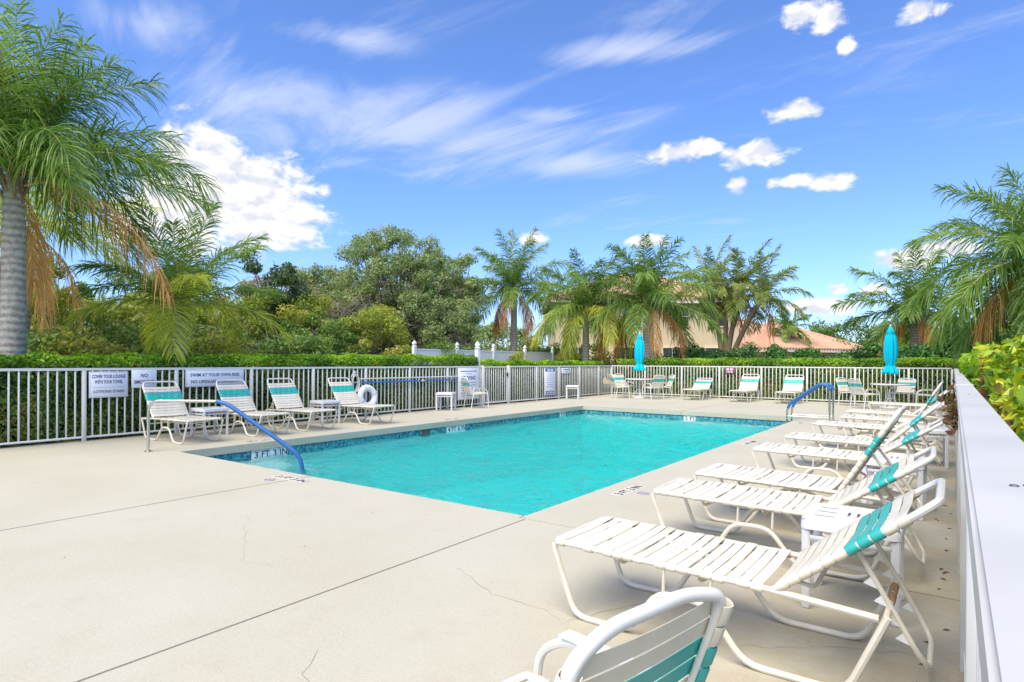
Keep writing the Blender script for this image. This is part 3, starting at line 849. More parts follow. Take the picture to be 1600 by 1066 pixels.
def lounger(loc, rz, beta, label, group, gap=()):
    o = empty('strap_lounger', (loc[0], loc[1], 0.0), rz); tag(o, label, 'lounger', group)
    link('seat_frame', seat_me, o); link('leg_frame', leg_l, o); link('leg_frame', leg_r, o)
    link('cross_brace', brace_me, o, (.36, 0, 0)); link('cross_brace', brace_me, o, (.76, 0, -.006))
    rb = link('rear_bar', rear_me, o); link('sleeve', sleeve_me, rb)
    for k in range(19):
        x = .040 + k * .0545
        s = link('strap', sw_me, o, (x, 0, .378 - .0185 * x + random.uniform(-.001, .001)), (0, .0185, 0)); s.scale = (random.uniform(.93, 1.03), 1, random.choice((1, 1, .8, .55)))
    b = link('backrest', back_me, o, (HX + .01, 0, HZ), (0, -beta, 0))
    for k in range(11):
        x = .045 + k * .054
        link('strap', st_me if k in (6, 7, 8) else sw_me, b, (x, 0, 0), None)
    link('back_brace', bb_me, b)
    ax, az = HX + .01 + .36 * math.cos(beta) + .015 * math.sin(beta), HZ + .36 * math.sin(beta) - .015 * math.cos(beta)
    bx, bz = 1.495, .372
    pr = link('prop_bar', prop_me, o, (ax, 0, az), (0, math.atan2(az - bz, bx - ax), 0))
    for yy in (-.19, .19):
        for k in range(4): link('notch_tooth', tooth_me, pr, (.12 + k * .075, yy, 0))
    return o


GR = 'strap loungers lined up along the right fence'
ords = ['nearest the camera', 'second from the camera', 'third from the camera', 'fourth from the camera', 'fifth from the camera', 'sixth from the camera', 'seventh from the camera', 'eighth from the camera', 'farthest from the camera']
for (x, y, rz, be, extra), od in zip(((-1.70, 3.01, 0, 38, 'low back'), (-1.78, 4.48, 1, 35, 'low back'), (-1.77, 5.37, -1, 59, 'steep upright back'), (-1.77, 7.18, 0, 34, 'low back'),
                                      (-1.74, 8.56, 1, 44, 'half raised back'), (-1.77, 10.62, 0, 34, 'low back'), (-1.60, 12.2, -1, 61, 'steep upright back'), (-1.70, 13.73, 0, 41, 'half raised back'), (-1.62, 16.8, 1, 40, 'half raised back')), ords):
    lounger((x, y), R(rz), R(be), f'cream strap lounger with {extra} in the right hand row, {od}', GR)
GL = 'strap loungers in front of the left fence'
for y, be, rz, lb in ((4.93, 54, 181, 'cream strap lounger below the no smoking sign, leftmost of the left row'), (6.17, 54, 180, 'cream strap lounger below the lifeguard sign on the left'),
                      (7.18, 55, 179, 'cream strap lounger third from left along the left fence'), (8.68, 53, 180, 'cream strap lounger standing beside the white life ring')):
    lounger((-9.60, y), R(rz), R(be), lb, GL)
for x, y, be, rz, lb in ((-7.40, 20.75, 31, 92, 'strap lounger with low back, nearest the left umbrella table at the far fence'), (-5.80, 20.75, 49, 89, 'strap lounger in the middle of the far row, beside small maroon sign'), (-4.35, 20.75, 49, 90, 'strap lounger at the far fence, nearest the steel grab rails')):
    lounger((x, y), R(rz), R(be), lb, 'strap loungers along the far fence')

# ---- dining chairs (face local +X)
cw_me = strap_mesh(.25, M_strapw); ct_me = strap_mesh(.25, M_strapt)
CY_ = .235


def chair_side(s):
    y = s * .275; m = MB()
    m.tube([(-.27, y, .0), (-.20, y, .40), (-.22, y, .515), (-.15, y, .560), (.12, y, .560), (.23, y, .49), (.26, y, .0)], .013, 8, .07)
    return m.mesh('leg_frame', M_white)


cl, crr = chair_side(-1), chair_side(1)
cseat = MB().tube([(-.23, -CY_, .395), (.20, -CY_, .43), (.235, -CY_, .43), (.235, CY_, .43), (.20, CY_, .43), (-.23, CY_, .395)], .0125, 8, .04)
cseat.tube([(-.17, -.275, .41), (-.17, .275, .41)], .01, 6).tube([(.19, -.275, .415), (.19, .275, .415)], .01, 6)
cseat_me = cseat.mesh('seat_frame', M_white)
cback_me = MB().tube([(0, -CY_, 0), (.41, -CY_, 0), (.475, -CY_ + .012, -.008), (.49, -.12, -.03), (.49, .12, -.03), (.475, CY_ - .012, -.008), (.41, CY_, 0), (0, CY_, 0)], .0145, 10, .05).mesh('backrest', M_white)


def chair(loc, rz, label, group, tilt=70):
    o = empty('strap_chair', (loc[0], loc[1], 0), rz); tag(o, label, 'chair', group)
    link('leg_frame', cl, o); link('leg_frame', crr, o); link('seat_frame', cseat_me, o)
    for k in range(7): link('strap', cw_me, o, (-.165 + k * .055, 0, .401 + k * .0045), (0, -.08, 0))
    b = link('backrest', cback_me, o, (-.215, 0, .39), (0, -R(180 - tilt), 0))
    # the back leans away from the seat: local x runs up the back, local z points to the rear
    for k in range(8):
        s = link('strap', ct_me if k in (4, 5) else cw_me, b, (.070 + k * .0525, 0, 0), (PI, 0, 0))
    for s_ in (-1, 1):
        MBa = arm_me
        link('arm_pad', MBa, o, (0, s_ * .275, .566))
    return o


am = MB()
ns = 9
vs = []
for i, (x, z) in enumerate(((-.19, -.02), (-.16, .002), (-.10, .006), (0, .006), (.09, .006), (.13, .003))):
    vs += [(x, -.022, z), (x, .022, z), (x, .022, z + .008), (x, -.022, z + .008)]
n = len(vs) // 4
am.add(vs, [f for i in range(n - 1) for f in ((4 * i, 4 * i + 4, 4 * i + 5, 4 * i + 1), (4 * i + 1, 4 * i + 5, 4 * i + 6, 4 * i + 2), (4 * i + 2, 4 * i + 6, 4 * i + 7, 4 * i + 3), (4 * i + 3, 4 * i + 7, 4 * i + 4, 4 * i))] + [(0, 1, 2, 3), (4 * n - 1, 4 * n - 2, 4 * n - 3, 4 * n - 4)])
arm_me = am.mesh('arm_pad', M_white)

chair((-.80, 1.14), R(167), 'white strap chair seen from behind, cut by the bottom edge', 'strap chairs')
chair((-11.0, 13.40), R(62), 'strap chair by the no diving sign near the gate', 'strap chairs')
GC = 'chairs round the umbrella tables'
TA, TB_ = (-9.40, 20.95), (-1.50, 20.95)
for (x, y), c_, lb in (((-9.92, 20.42), TA, 'strap chair at the left umbrella table, front left'), ((-10.20, 21.35), TA, 'strap chair at the left umbrella table, back left'), ((-8.70, 20.55), TA, 'strap chair at the left umbrella table, front right'), ((-8.72, 21.50), TA, 'strap chair at the left umbrella table, back right'),
                       ((-2.55, 21.45), TB_, 'strap chair at the right umbrella table, seen side on at its left'), ((-2.08, 20.35), TB_, 'strap chair with teal back turned to us at the right umbrella table'), ((-1.25, 21.80), TB_, 'strap chair behind the right umbrella table'), ((-.62, 21.0), TB_, 'strap chair at the right end of the right umbrella table')):
    chair((x, y), math.atan2(c_[1] - y, c_[0] - x), lb, GC)

# ---- round tables and closed umbrellas
top_me = MB().lathe([(.40, .0), (.50, .0), (.512, .008), (.512, .022), (.50, .030), (.05, .030), (.03, .026)], 32).mesh('tabletop', M_plastic)
tl_me = MB().tube([(.10, 0, .30), (.15, 0, .66), (.42, 0, .685)], .013, 8, .05).tube([(.10, 0, .30), (.30, 0, .0)], .013, 8).mesh('leg', M_white)
ring_me = MB().tube([(.10 * math.cos(a), .10 * math.sin(a), .30) for a in np.linspace(0, 2 * PI, 17)[:-1]], .01, 6, closed=True).mesh('leg_ring', M_white)


def canopy_mesh():
    prof = [(.012, 2.40), (.03, 2.385), (.075, 2.30), (.105, 2.22), (.085, 2.19), (.125, 2.12), (.150, 1.95), (.165, 1.75), (.160, 1.55), (.135, 1.40), (.105, 1.31), (.10, 1.28), (.125, 1.22), (.185, 1.10), (.205, 1.04), (.19, 1.03), (.12, 1.06), (.06, 1.2)]
    vs = []; fs = []; seg = 64
    for (r, z) in prof:
        amp = .16 if z < 2.17 else .07
        for k in range(seg):
            a = 2 * PI * k / seg; q = 1 + amp * math.cos(8 * a + z * 1.3) + amp * .4 * math.sin(5 * a + z * 4)
            vs.append((r * q * math.cos(a), r * q * math.sin(a), z + (.02 * math.cos(8 * a) if z < 1.12 else 0)))
    for i in range(len(prof) - 1):
        for k in range(seg):
            k2 = (k + 1) % seg; fs.append((i * seg + k2, i * seg + k, (i + 1) * seg + k, (i + 1) * seg + k2))
    fs.append(tuple(range(seg)))
    return MB().add(vs, fs).mesh('canopy', M_cyan, True, 70)


can_me = canopy_mesh()
upole_me = MB().tube([(0, 0, .05), (0, 0, 2.43)], .019, 10).mesh('pole', M_white)
ubase_me = MB().lathe([(.26, 0), (.27, .02), (.26, .06), (.12, .085), (.035, .10), (.032, .30)], 24).mesh('base', M_plastic)
fin_me = MB().lathe([(.012, 2.40), (.02, 2.42), (.018, 2.445), (.004, 2.46)], 10).mesh('finial', M_white)
tie_me = MB().tube([(.112 * math.cos(a), .112 * math.sin(a), 1.295) for a in np.linspace(0, 2 * PI, 17)[:-1]], .008, 6, closed=True).mesh('tie_strap', M_cyan)
for (x, y), w_, rz in ((TA, 'left', .2), (TB_, 'right', .7)):
    t = empty('round_table', (x, y, 0), rz); tag(t, f'round white patio table under the {w_} closed umbrella', 'table', 'round patio tables')
    link('tabletop', top_me, t, (0, 0, .685))
    for k in range(4): link('leg', tl_me, t, None, (0, 0, k * PI / 2 + .4))
    link('leg_ring', ring_me, t)
    u = empty('closed_umbrella', (x, y, 0), rz * 2); tag(u, f'closed cyan umbrella rising from the {w_} patio table at the far fence', 'umbrella', 'closed cyan umbrellas')
    link('base', ubase_me, u); link('pole', upole_me, u); link('canopy', can_me, u); link('finial', fin_me, u); link('tie_strap', tie_me, u)


# ---- plastic side tables
def side_table_meshes():
    a = .225; m = MB(); H_ = .485
    holes = []
    for j, yy in enumerate((-.11, 0, .11)):
        for xx in (-.13, .13): holes.append((xx - .05, xx + .05, yy - .006 - .0, yy + .006))
    for xx in (-.022, .022): holes.append((xx - .007, xx + .007, -.05, .05))
    xs = sorted({-a, a} | {h[0] for h in holes} | {h[1] for h in holes}); ys = sorted({-a, a} | {h[2] for h in holes} | {h[3] for h in holes})
    for i in range(len(xs) - 1):
        for j in range(len(ys) - 1):
            cx, cy = (xs[i] + xs[i + 1]) / 2, (ys[j] + ys[j + 1]) / 2
            if any(h[0] < cx < h[1] and h[2] < cy < h[3] for h in holes): continue
            m.add([(xs[i], ys[j], H_), (xs[i + 1], ys[j], H_), (xs[i + 1], ys[j + 1], H_), (xs[i], ys[j + 1], H_)], [(0, 1, 2, 3)])
            m.add([(xs[i], ys[j], H_ - .006), (xs[i + 1], ys[j], H_ - .006), (xs[i + 1], ys[j + 1], H_ - .006), (xs[i], ys[j + 1], H_ - .006)], [(3, 2, 1, 0)])
    rim = MB()
    # rounded apron
    pts = fil([Vector((-a, -a, 0)), Vector((a, -a, 0)), Vector((a, a, 0)), Vector((-a, a, 0))], .045, True)
    n = len(pts); vs = []
    lay = [(1.0, .0), (1.028, -.006), (1.04, -.02), (1.045, -.055), (1.02, -.055)]
    for (s, dz) in lay: vs += [(p.x * s, p.y * s, H_ + dz) for p in pts]
    fs = [(l * n + k, (l + 1) * n + k, (l + 1) * n + (k + 1) % n, l * n + (k + 1) % n) for l in range(len(lay) - 1) for k in range(n)]
    rim.add(vs, [f[::-1] for f in fs])
    leg = bbox_mesh('leg', -.021, .021, -.016, .016, 0, H_ - .02, M_plastic, .006, 2)
    bar = bbox_mesh('stretcher', -.20, .20, -.010, .010, H_ - .115, H_ - .088, M_plastic, .003, 1)
    return m.mesh('tabletop', M_plastic, False), rim.mesh('apron', M_plastic), leg, bar


stt, sta, stl, stb = side_table_meshes()


def side_table(x, y, rz, label):
    o = empty('side_table', (x, y, 0), rz); tag(o, label, 'side table', 'small white plastic side tables')
    link('tabletop', stt, o); link('apron', sta, o)
    for sx in (-1, 1):
        for sy in (-1, 1): link('leg', stl, o, (sx * .205, sy * .208, 0))
    for k, (px, py, r_) in enumerate(((0, -.208, 0), (0, .208, 0), (-.205, 0, PI / 2), (.205, 0, PI / 2))): link('stretcher', stb, o, (px, py, 0), (0, 0, r_))


side_table(-.44, 3.80, .02, 'white slotted side table between the two nearest loungers')
side_table(-.42, 6.35, -.03, 'white plastic side table beyond the third lounger of the right row')
side_table(-.28, 9.60, .05, 'white plastic side table beyond the fifth lounger of the right row')
side_table(-10.68, 5.56, .03, 'white side table between the first two left loungers, behind the handrail')
side_table(-10.78, 8.08, -.02, 'white side table next to the lounger by the life ring')
side_table(-11.12, 12.25, .5, 'white side table standing alone left of the no diving sign')
side_table(-11.05, 18.90, .45, 'white side table by the fence near the far left corner')

# ------------------------------------------------------------------ handrails


def place_path(b, d, pts): return [(b[0] + d[0] * q, b[1] + d[1] * q, z) for q, z in pts]


hb, hd = (-9.40, 4.00), (.822, .570)
hr = empty('pool_handrail', (0, 0, 0)); tag(hr, 'steel handrail with long blue sleeve over the corner steps', 'handrail')
full = fil([Vector(p) for p in place_path(hb, hd, [(0, 0), (0, .735), (1.10, .735), (2.22, -.04), (2.29, -.60)])], .17, False, 8)
cut = next(i for i, p in enumerate(full) if (p.x - hb[0]) / hd[0] > .98)
p0 = Vector(place_path(hb, hd, [(.99, .735)])[0])
MB().tube(full[:cut] + [p0], .0215, 12).obj('steel_tube', M_steel, hr)
MB().tube([p0] + full[cut:], .031, 12).obj('blue_sleeve', M_blue, hr)
MB().lathe([(.055, .001), (.055, .012), (.03, .02), (.022, .022)], 20, (*hb, 0)).obj('base_flange', M_steel, hr)
for y, nm in ((15.02, 'near'), (15.52, 'far')):
    g_ = empty('grab_rail', (0, 0, 0)); tag(g_, f'steel grab rail with blue sleeve at the far pool corner, the {nm} one', 'grab rail', 'pair of steel grab rails')
    pts = [Vector((x, y, z)) for x, z in ((-2.22, 0), (-2.22, .80), (-2.52, .80), (-3.08, .36), (-3.10, .0), (-3.10, -.8))]
    full = fil(pts[:2] + [Vector((-2.42, y, .86))] + pts[3:], .22, False, 8)
    i0 = next(i for i, p in enumerate(full) if p.z > .70); i1 = max(i for i, p in enumerate(full) if p.z > .24)
    MB().tube(full[:i0 + 1], .022, 12).obj('steel_tube', M_steel, g_); MB().tube(full[i0:i1 + 1], .031, 12).obj('blue_sleeve', M_blue, g_); MB().tube(full[i1:], .022, 12).obj('steel_tube', M_steel, g_)
    MB().tube([(-2.23, y, .10), (-3.09, y, .10)], .018, 10).obj('cross_bar', M_steel, g_)
    MB().lathe([(.05, .001), (.05, .012), (.024, .02)], 16, (-2.22, y, 0)).obj('base_flange', M_steel, g_)

# ------------------------------------------------------------------ things on the fence
SX = FX + .030


def sign(name, label, y0, y1, z0, z1, face, rows, border=True):
    w, h = y1 - y0, z1 - z0
    o = empty(name, (SX, (y0 + y1) / 2, (z0 + z1) / 2), 0); tag(o, label, 'sign', 'signs on the fence')
    o.rotation_euler = (PI / 2, 0, PI / 2)
    link('panel', bbox_mesh('panel', -w / 2, w / 2, -h / 2, h / 2, -.004, .004, face, .0015, 1), o)
    for kind, txt, cy, tw, th, m in rows:
        if kind == 't': link('lettering', textmesh(txt, tw, th, m, .0006, .022), o, (0, cy, .0050))
        elif kind == 'b': MB().box(-tw / 2, tw / 2, cy - th / 2, cy + th / 2, .0042, .0052).obj(txt or 'printed_line', m, o, smooth=False)
    if border:
        q = MB(); e_ = .012; t_ = .004
        q.box(-w / 2 + e_, w / 2 - e_, h / 2 - e_ - t_, h / 2 - e_, .0042, .0050); q.box(-w / 2 + e_, w / 2 - e_, -h / 2 + e_, -h / 2 + e_ + t_, .0042, .0050)
        q.box(-w / 2 + e_, -w / 2 + e_ + t_, -h / 2 + e_ + t_, h / 2 - e_ - t_, .0042, .0050); q.box(w / 2 - e_ - t_, w / 2 - e_, -h / 2 + e_ + t_, h / 2 - e_ - t_, .0042, .0050)
        q.obj('border', M_greyink, o, smooth=False)
    return o


sign('lounge_towel_sign', 'white sign reading cover your lounge with your towel, lotions stain', 3.95, 4.53, .70, 1.13, M_signw,
     [('t', 'COVER YOUR LOUNGE', .135, .50, .060, M_ink), ('t', 'WITH YOUR TOWEL', .045, .42, .060, M_ink), ('b', None, -.045, .46, .005, M_greyink), ('t', 'LOTIONS STAIN', -.115, .45, .046, M_ink)])
sign('no_smoking_sign', 'small white sign reading no smoking', 4.585, 4.99, .845, 1.155, M_signw, [('t', 'NO', .055, .115, .062, M_ink), ('t', 'SMOKING', -.055, .33, .062, M_ink)], False)
sign('lifeguard_sign', 'wide white sign reading swim at your own risk, no lifeguard on duty', 5.49, 6.62, .83, 1.15, M_signw, [('t', 'SWIM AT YOUR OWN RISK', .060, .96, .062, M_ink), ('t', 'NO LIFEGUARD ON DUTY', -.065, .93, .062, M_ink)])
sign('no_diving_sign', 'tall white no diving sign with small print left of the gate', 13.06, 14.02, .22, 1.14, M_signw,
     [('b', None, .36, .74, .035, M_greyink), ('b', None, .285, .28, .018, M_greyink), ('t', 'NO DIVING', .165, .62, .12, M_ink)] + [('b', None, .03 - .075 * k, (.72, .66, .74, .60, .70, .64)[k], .022, M_greyink) for k in range(6)])
sign('pool_rules_sign', 'tall pool rules sign with blue header and blue footer right of the gate', 17.60, 18.30, .17, 1.10, M_signw,
     [('b', 'header_band', .405, .62, .11, M_sblue), ('b', 'footer_band', -.385, .56, .12, M_sblue), ('t', 'NO DIVING', -.385, .46, .07, mat('white_ink', (.8, .82, .85), .5))] + [('b', None, .27 - .075 * k, (.40, .34, .46, .42, .48, .38, .44)[k], .018, M_greyink) for k in range(7)], False)
for dy in (-.10, .12): MB().box(dy - .085, dy + .085, .375, .435, .0054, .0062).obj('header_block', MATS['white_ink'], bpy.data.objects['pool_rules_sign'], smooth=False)
sign('small_notice', 'small white notice on the fence above the corner side table', 18.72, 19.38, .91, 1.10, M_signw, [('b', None, .045, .50, .045, M_greyink), ('b', None, -.03, .14, .03, M_greyink)], False)
ms = sign('maroon_sign', 'small maroon sign hanging on the far fence', 0, .37, .91, 1.14, M_maroon, [], False)
ms.location = (-6.66, FY - .030, 1.03); ms.rotation_euler = (PI / 2, 0, 0)
pk = mat('pink_white_print', (.72, .60, .65), .5)
for x0, x1, yy, th in ((-.12, -.02, .045, .07), (.01, .12, .045, .07), (-.12, -.08, -.05, .045), (-.06, .02, -.05, .045), (.04, .12, -.05, .045)):
    MB().box(x0, x1, yy - th / 2, yy + th / 2, .0042, .0055).obj('printed_block', pk, ms, smooth=False)

lr = empty('life_ring', (FX + .11, 9.70, .47)); tag(lr, 'white life ring hanging on the left fence', 'life ring')
lr.rotation_euler = (0, PI / 2 - .12, 0)
MB().tube([(.215 * math.cos(a), .215 * math.sin(a), 0) for a in np.linspace(0, 2 * PI, 37)[:-1]], .078, 14, closed=True).obj('ring', M_ring, lr)
for k in range(4):
    a0 = k * PI / 2 + .4
    MB().tube([(.215 * math.cos(a0) + .083 * math.cos(t) * math.cos(a0), .215 * math.sin(a0) + .083 * math.cos(t) * math.sin(a0), .083 * math.sin(t)) for t in np.linspace(0, 2 * PI, 13)[:-1]], .010, 5, closed=True).obj('band', M_plastic, lr)
rp = empty('rope_coil', (FX + .06, 9.38, .80)); tag(rp, 'coil of white rope hanging above the life ring', 'rope')
for k in range(5):
    r1, r2 = .070 + .012 * k, .185 + .012 * (k % 3)
    MB().tube([(.012 * k - .02 + .008 * math.sin(3 * a), r1 * math.cos(a) + .01 * math.sin(2 * a + k), r2 * math.sin(a)) for a in np.linspace(0, 2 * PI, 25)[:-1]], .009, 6, closed=True).obj('loop', M_rope, rp)
MB().tube([(0, .0, .20), (-.05, .01, .30)], .008, 6).tube([(.0, .02, -.17), (.05, .18, -.26), (.06, .3, -.1)], .008, 6, .05).obj('rope_end', M_rope, rp)
sp_ = empty('rescue_pole', (FX + .055, 9.52, .81)); tag(sp_, 'blue reach pole laid level along the left fence', 'pole')
MB().tube([(0, 0, .0), (0, 2.05, .004)], .019, 10).obj('shaft', M_poleblue, sp_); MB().tube([(0, 2.05, .004), (0, 2.16, .004)], .022, 10).obj('joint_collar', M_white, sp_)
MB().tube([(0, 2.16, .004), (0, 3.50, .010)], .0165, 10).obj('extension', M_poleblue, sp_)
MB().tube([(0, -.01, 0), (.0, -.22, .02), (.04, -.30, .14), (.06, -.22, .26), (.05, -.10, .25)], .011, 8, .08).obj('hook', M_white, sp_)
wp = empty('hanger_rail', (FX + .04, 9.55, .90)); tag(wp, 'thin white pole fixed level on the fence above the blue pole', 'pole')
MB().tube([(0, 0, 0), (0, 3.52, 0)], .015, 8).obj('shaft', M_white, wp)
for y in (.5, 1.9, 3.2): MB().tube([(.0, y, .005), (.035, y, -.03), (.03, y, -.115), (.0, y, -.12)], .006, 6, .02).obj('bracket', M_white, wp)

# leaf litter along the right fence and a dry clump caught under the rail
lt = MB()
for k in range(60):
    x = -abs(random.gauss(0, .10)) + .0; y = random.uniform(2.2, 14); a = random.uniform(0, 6.28); s = random.uniform(.008, .028)
    c_, s_ = math.cos(a), math.sin(a)
    pts = [(-s, 0), (0, s * .4), (s, 0), (0, -s * .4)]
    lt.add([(x + px * c_ - py * s_, y + px * s_ + py * c_, .002 + .004 * (i % 2)) for i, (px, py) in enumerate(pts)], [(0, 1, 2, 3)])
for k in range(12):
    x, y = random.uniform(-8, -.5), random.uniform(1.5, 4); s = random.uniform(.004, .012)
    lt.add([(x - s, y, .002), (x, y + s * .4, .004), (x + s, y, .002), (x, y - s * .5, .004)], [(0, 1, 2, 3)])
tag(lt.obj('leaf_litter', M_debris, smooth=False), 'scattered dry leaf bits on the deck by the right fence', 'litter', kind='stuff')
dc = empty('dry_leaf_clump', (.0, 6.2, .93)); tag(dc, 'clump of dry brown leaves caught in the right fence', 'leaves')
P = rng.normal(0, 1, (110, 3)) * np.array([.035, .09, .09])
link('leaves', quads_mesh('leaves', leaf_quads(P, rng.normal(0, 1, (110, 3)), .07, .5), rng.uniform(0, 1, 110), L_croton2), dc)['kind'] = 'stuff'
# ------------------------------------------------------------------ palms
M_rachis = leafmat('palm_rachis', [(.20, .20, .07), (.30, .27, .11)], .0, .5)
M_deadr = leafmat('dead_rachis', [(.36, .24, .12), (.44, .31, .18)], .0, .8)


def frond_mesh(L, th0, az, droop, n, ll, w, leaf, rach, wind=(0, 0, 0), plum=.35, sag=.45, power=1.25, tip=.25):
    K = 16; t = np.linspace(0, 1, K)
    th = th0 - droop * t ** power
    ds = L / (K - 1)
    hx = np.concatenate([[0], np.cumsum(np.cos((th[1:] + th[:-1]) / 2) * ds)]); hz = np.concatenate([[0], np.cumsum(np.sin((th[1:] + th[:-1]) / 2) * ds)])
    ca, sa = math.cos(az), math.sin(az)
    P = np.stack([hx * ca, hx * sa, hz], 1) + (t[:, None] ** 2) * np.array(wind) * L
    T = unit(np.gradient(P, axis=0))
    S = unit(np.cross(T, np.array([0, 0, 1.0]) + 1e-3)); 
    S = np.where(np.abs(T[:, 2:3]) > .97, np.array([-sa, ca, 0]), S)
    for i in range(1, K):
        if (S[i] * S[i - 1]).sum() < 0: S[i] *= -1
    N = np.cross(S, T)
    Q = []; rv = []; mi = []
    # rachis, three sided
    rr = np.linspace(.022, .004, K) * (L / 3) ** .5
    ring = np.stack([P + N * rr[:, None], P - N * rr[:, None] * .5 + S * rr[:, None] * .87, P - N * rr[:, None] * .5 - S * rr[:, None] * .87], 1)
    for k in range(3):
        k2 = (k + 1) % 3
        Q.append(np.stack([ring[:-1, k], ring[:-1, k2], ring[1:, k2], ring[1:, k]], 1)); rv.append(np.full(K - 1, random.random())); mi.append(np.ones(K - 1, int))
    tt = np.linspace(.10, 1.0, n); base_r = random.uniform(.15, .85)
    for sd in (-1, 1):
        u = np.clip(tt + rng.normal(0, .004, n), 0, 1) * (K - 1); i0 = np.minimum(u.astype(int), K - 2); fr = (u - i0)[:, None]
        B = P[i0] * (1 - fr) + P[i0 + 1] * fr; Tn = unit(T[i0] * (1 - fr) + T[i0 + 1] * fr); Sn = unit(S[i0] * (1 - fr) + S[i0 + 1] * fr) * sd; Nn = unit(np.cross(Sn, Tn)) * sd
        a = np.radians(28 + 34 * tt + rng.normal(0, 7, n))[:, None]
        lift = rng.normal(.10, plum, n)[:, None]
        D = unit(Sn * np.cos(a) + Tn * np.sin(a) + Nn * lift)
        l = (ll * np.sin(PI * (.16 + (1 - .16 - tip * .45) * tt)) ** .7 * (1 + rng.normal(0, .08, n)))[:, None]
        dn = np.array([0, 0, -1.0]); g = (sag * (1 + rng.normal(0, .35, n)))[:, None]
        wv = np.array(wind) * .9
        m1 = B + D * l * .42 + dn * l * .10 * g + wv * l * .12; m2 = B + D * l * .74 + dn * l * .38 * g + wv * l * .4; e_ = B + D * l * .93 + dn * l * .80 * g + wv * l * .8
        wd = unit(Tn - D * (Tn * D).sum(1, keepdims=True) + rng.normal(0, .35, (n, 3))) * (w / 2)
        Q.append(np.stack([B - wd * .5, B + wd * .5, m1 + wd, m1 - wd], 1)); Q.append(np.stack([m1 - wd, m1 + wd, m2 + wd * .8, m2 - wd * .8], 1)); Q.append(np.stack([m2 - wd * .8, m2 + wd * .8, e_ + wd * .12, e_ - wd * .12], 1))
        r = np.clip(base_r + rng.normal(0, .22, n), 0, 1)
        rv += [r, r, r]; mi += [np.zeros(n, int)] * 3
    return quads_mesh('frond', np.concatenate(Q), np.concatenate(rv), [leaf, rach], mi=np.concatenate(mi))


def palm(label, x, y, zc, tr, nf, L, ll, n, w, leaf=None, lean=(0, 0), wind=(0, 0, 0), dead=4, el=(82, -18), droop=(55, 105), plum=.35, grp='palm trees', yellow=0, azs=None, boots=True, name='palm_tree', trunks=None, deadaz=None, sag=.45):
    leaf = leaf or L_frond
    o = empty(name, (x, y, -.06)); tag(o, label, 'palm', grp)
    tops = trunks or [(lean[0], lean[1], zc)]
    for (lx, ly, zt) in tops:
        P = []; rr = []
        for i in range(15):
            t = i / 14; P.append((lx * t ** 1.6, ly * t ** 1.6, (zt + .06) * t)); rr.append(tr * (1.22 - .30 * t + (.22 if t < .06 else 0)) * (1 + random.uniform(-.03, .03)))
        MB().tube(P, rr, 14).obj('trunk', M_ptrunk if boots != 'rough' else M_boot, o, smooth=True, angle=80)
        if boots:
            b = MB()
            for k in range(26 if boots == 'rough' else 18):
                a = k * 2.4; zz = zt + .06 - .02 - (k / 18) * (tr * 2.6); r0 = tr * .85; ox = lx * (zz / (zt + .06)) ** 1.6; oy = ly * (zz / (zt + .06)) ** 1.6; q = random.uniform(.8, 1.3)
                c_, s_ = math.cos(a), math.sin(a)
                b.tube([(ox + c_ * r0 * .8, oy + s_ * r0 * .8, zz - tr * .5), (ox + c_ * r0 * 1.25, oy + s_ * r0 * 1.25, zz + tr * .5 * q), (ox + c_ * r0 * 1.9 * q, oy + s_ * r0 * 1.9 * q, zz + tr * 1.8 * q)], [tr * .30, tr * .22, tr * .10], 6, flat=.6)
            b.obj('leaf_bases', M_boot, o)
        for k in range(nf):
            f = (k + .5) / nf
            az = (azs[k % len(azs)] + random.uniform(-.2, .2)) if azs else k * 2.39996 + random.uniform(-.25, .25)
            e0 = R(el[0] + (el[1] - el[0]) * f ** 1.15 + random.uniform(-7, 7)); dr = R(random.uniform(*droop)) * ((.42 + .75 * f) if e0 > 0 else .75)
            lf = L_frondy if (yellow and f > 1 - yellow) else leaf
            LL = L * random.uniform(.85, 1.08)
            me = frond_mesh(LL, e0, az, dr, n, ll, w, lf, M_rachis, wind, plum, sag)
            link('frond', me, o, (lx, ly, zt + .05))
        for k in range(dead):
            az = deadaz[k % len(deadaz)] if deadaz else k * 2.1 + random.uniform(-.4, .4) + 1
            me = frond_mesh(L * random.uniform(.6, .85), R(random.uniform(-5, 15)), az, R(random.uniform(85, 100)), int(n * .7), ll * .55, w * .8, L_dead, M_deadr, (0, 0, 0), .5, 2.2, .45)
            link('dead_frond', me, o, (lx + .7 * tr * math.cos(az), ly + .7 * tr * math.sin(az), zt - tr * .6))
    return o


RT = .6289
wr = (.22, .16, -.02)
wr = (.10, .07, -.02)
palm('tall palm at the left edge with windblown green fronds and thick grey trunk', -12.56, 3.26, 4.35, .158, 36, 2.75, .74, 115, .022, wind=wr, dead=2, el=(90, 12), droop=(50, 112), plum=.45, deadaz=[-2.2, 2.6], sag=.6)
pa = bpy.data.objects['palm_tree']
for az_, L_, d_ in ((.70, 3.1, 108),):
    link('dead_frond', frond_mesh(L_, R(28), az_, R(d_), 100, .30, .016, L_dead, M_deadr, (.05, .03, 0), .5, 2.2, .6), pa, (.15, .1, 4.25))
palm('second palm behind the left edge palm, with yellowish drooping fronds', -16.75, 4.52, 4.25, .12, 13, 2.7, .6, 80, .028, leaf=L_frondy, dead=3, el=(55, -10), droop=(70, 105), wind=(.10, .07, 0), deadaz=[.2, 1.0, 2.4, 4.0, 5.2])
palm('small palm with grey trunk and yellow lower fronds behind the left hedge', -13.25, 6.28, 2.45, .105, 19, 2.4, .55, 90, .022, dead=0, el=(86, 0), droop=(42, 95), yellow=.3, plum=.22, wind=(.05, .03, 0))
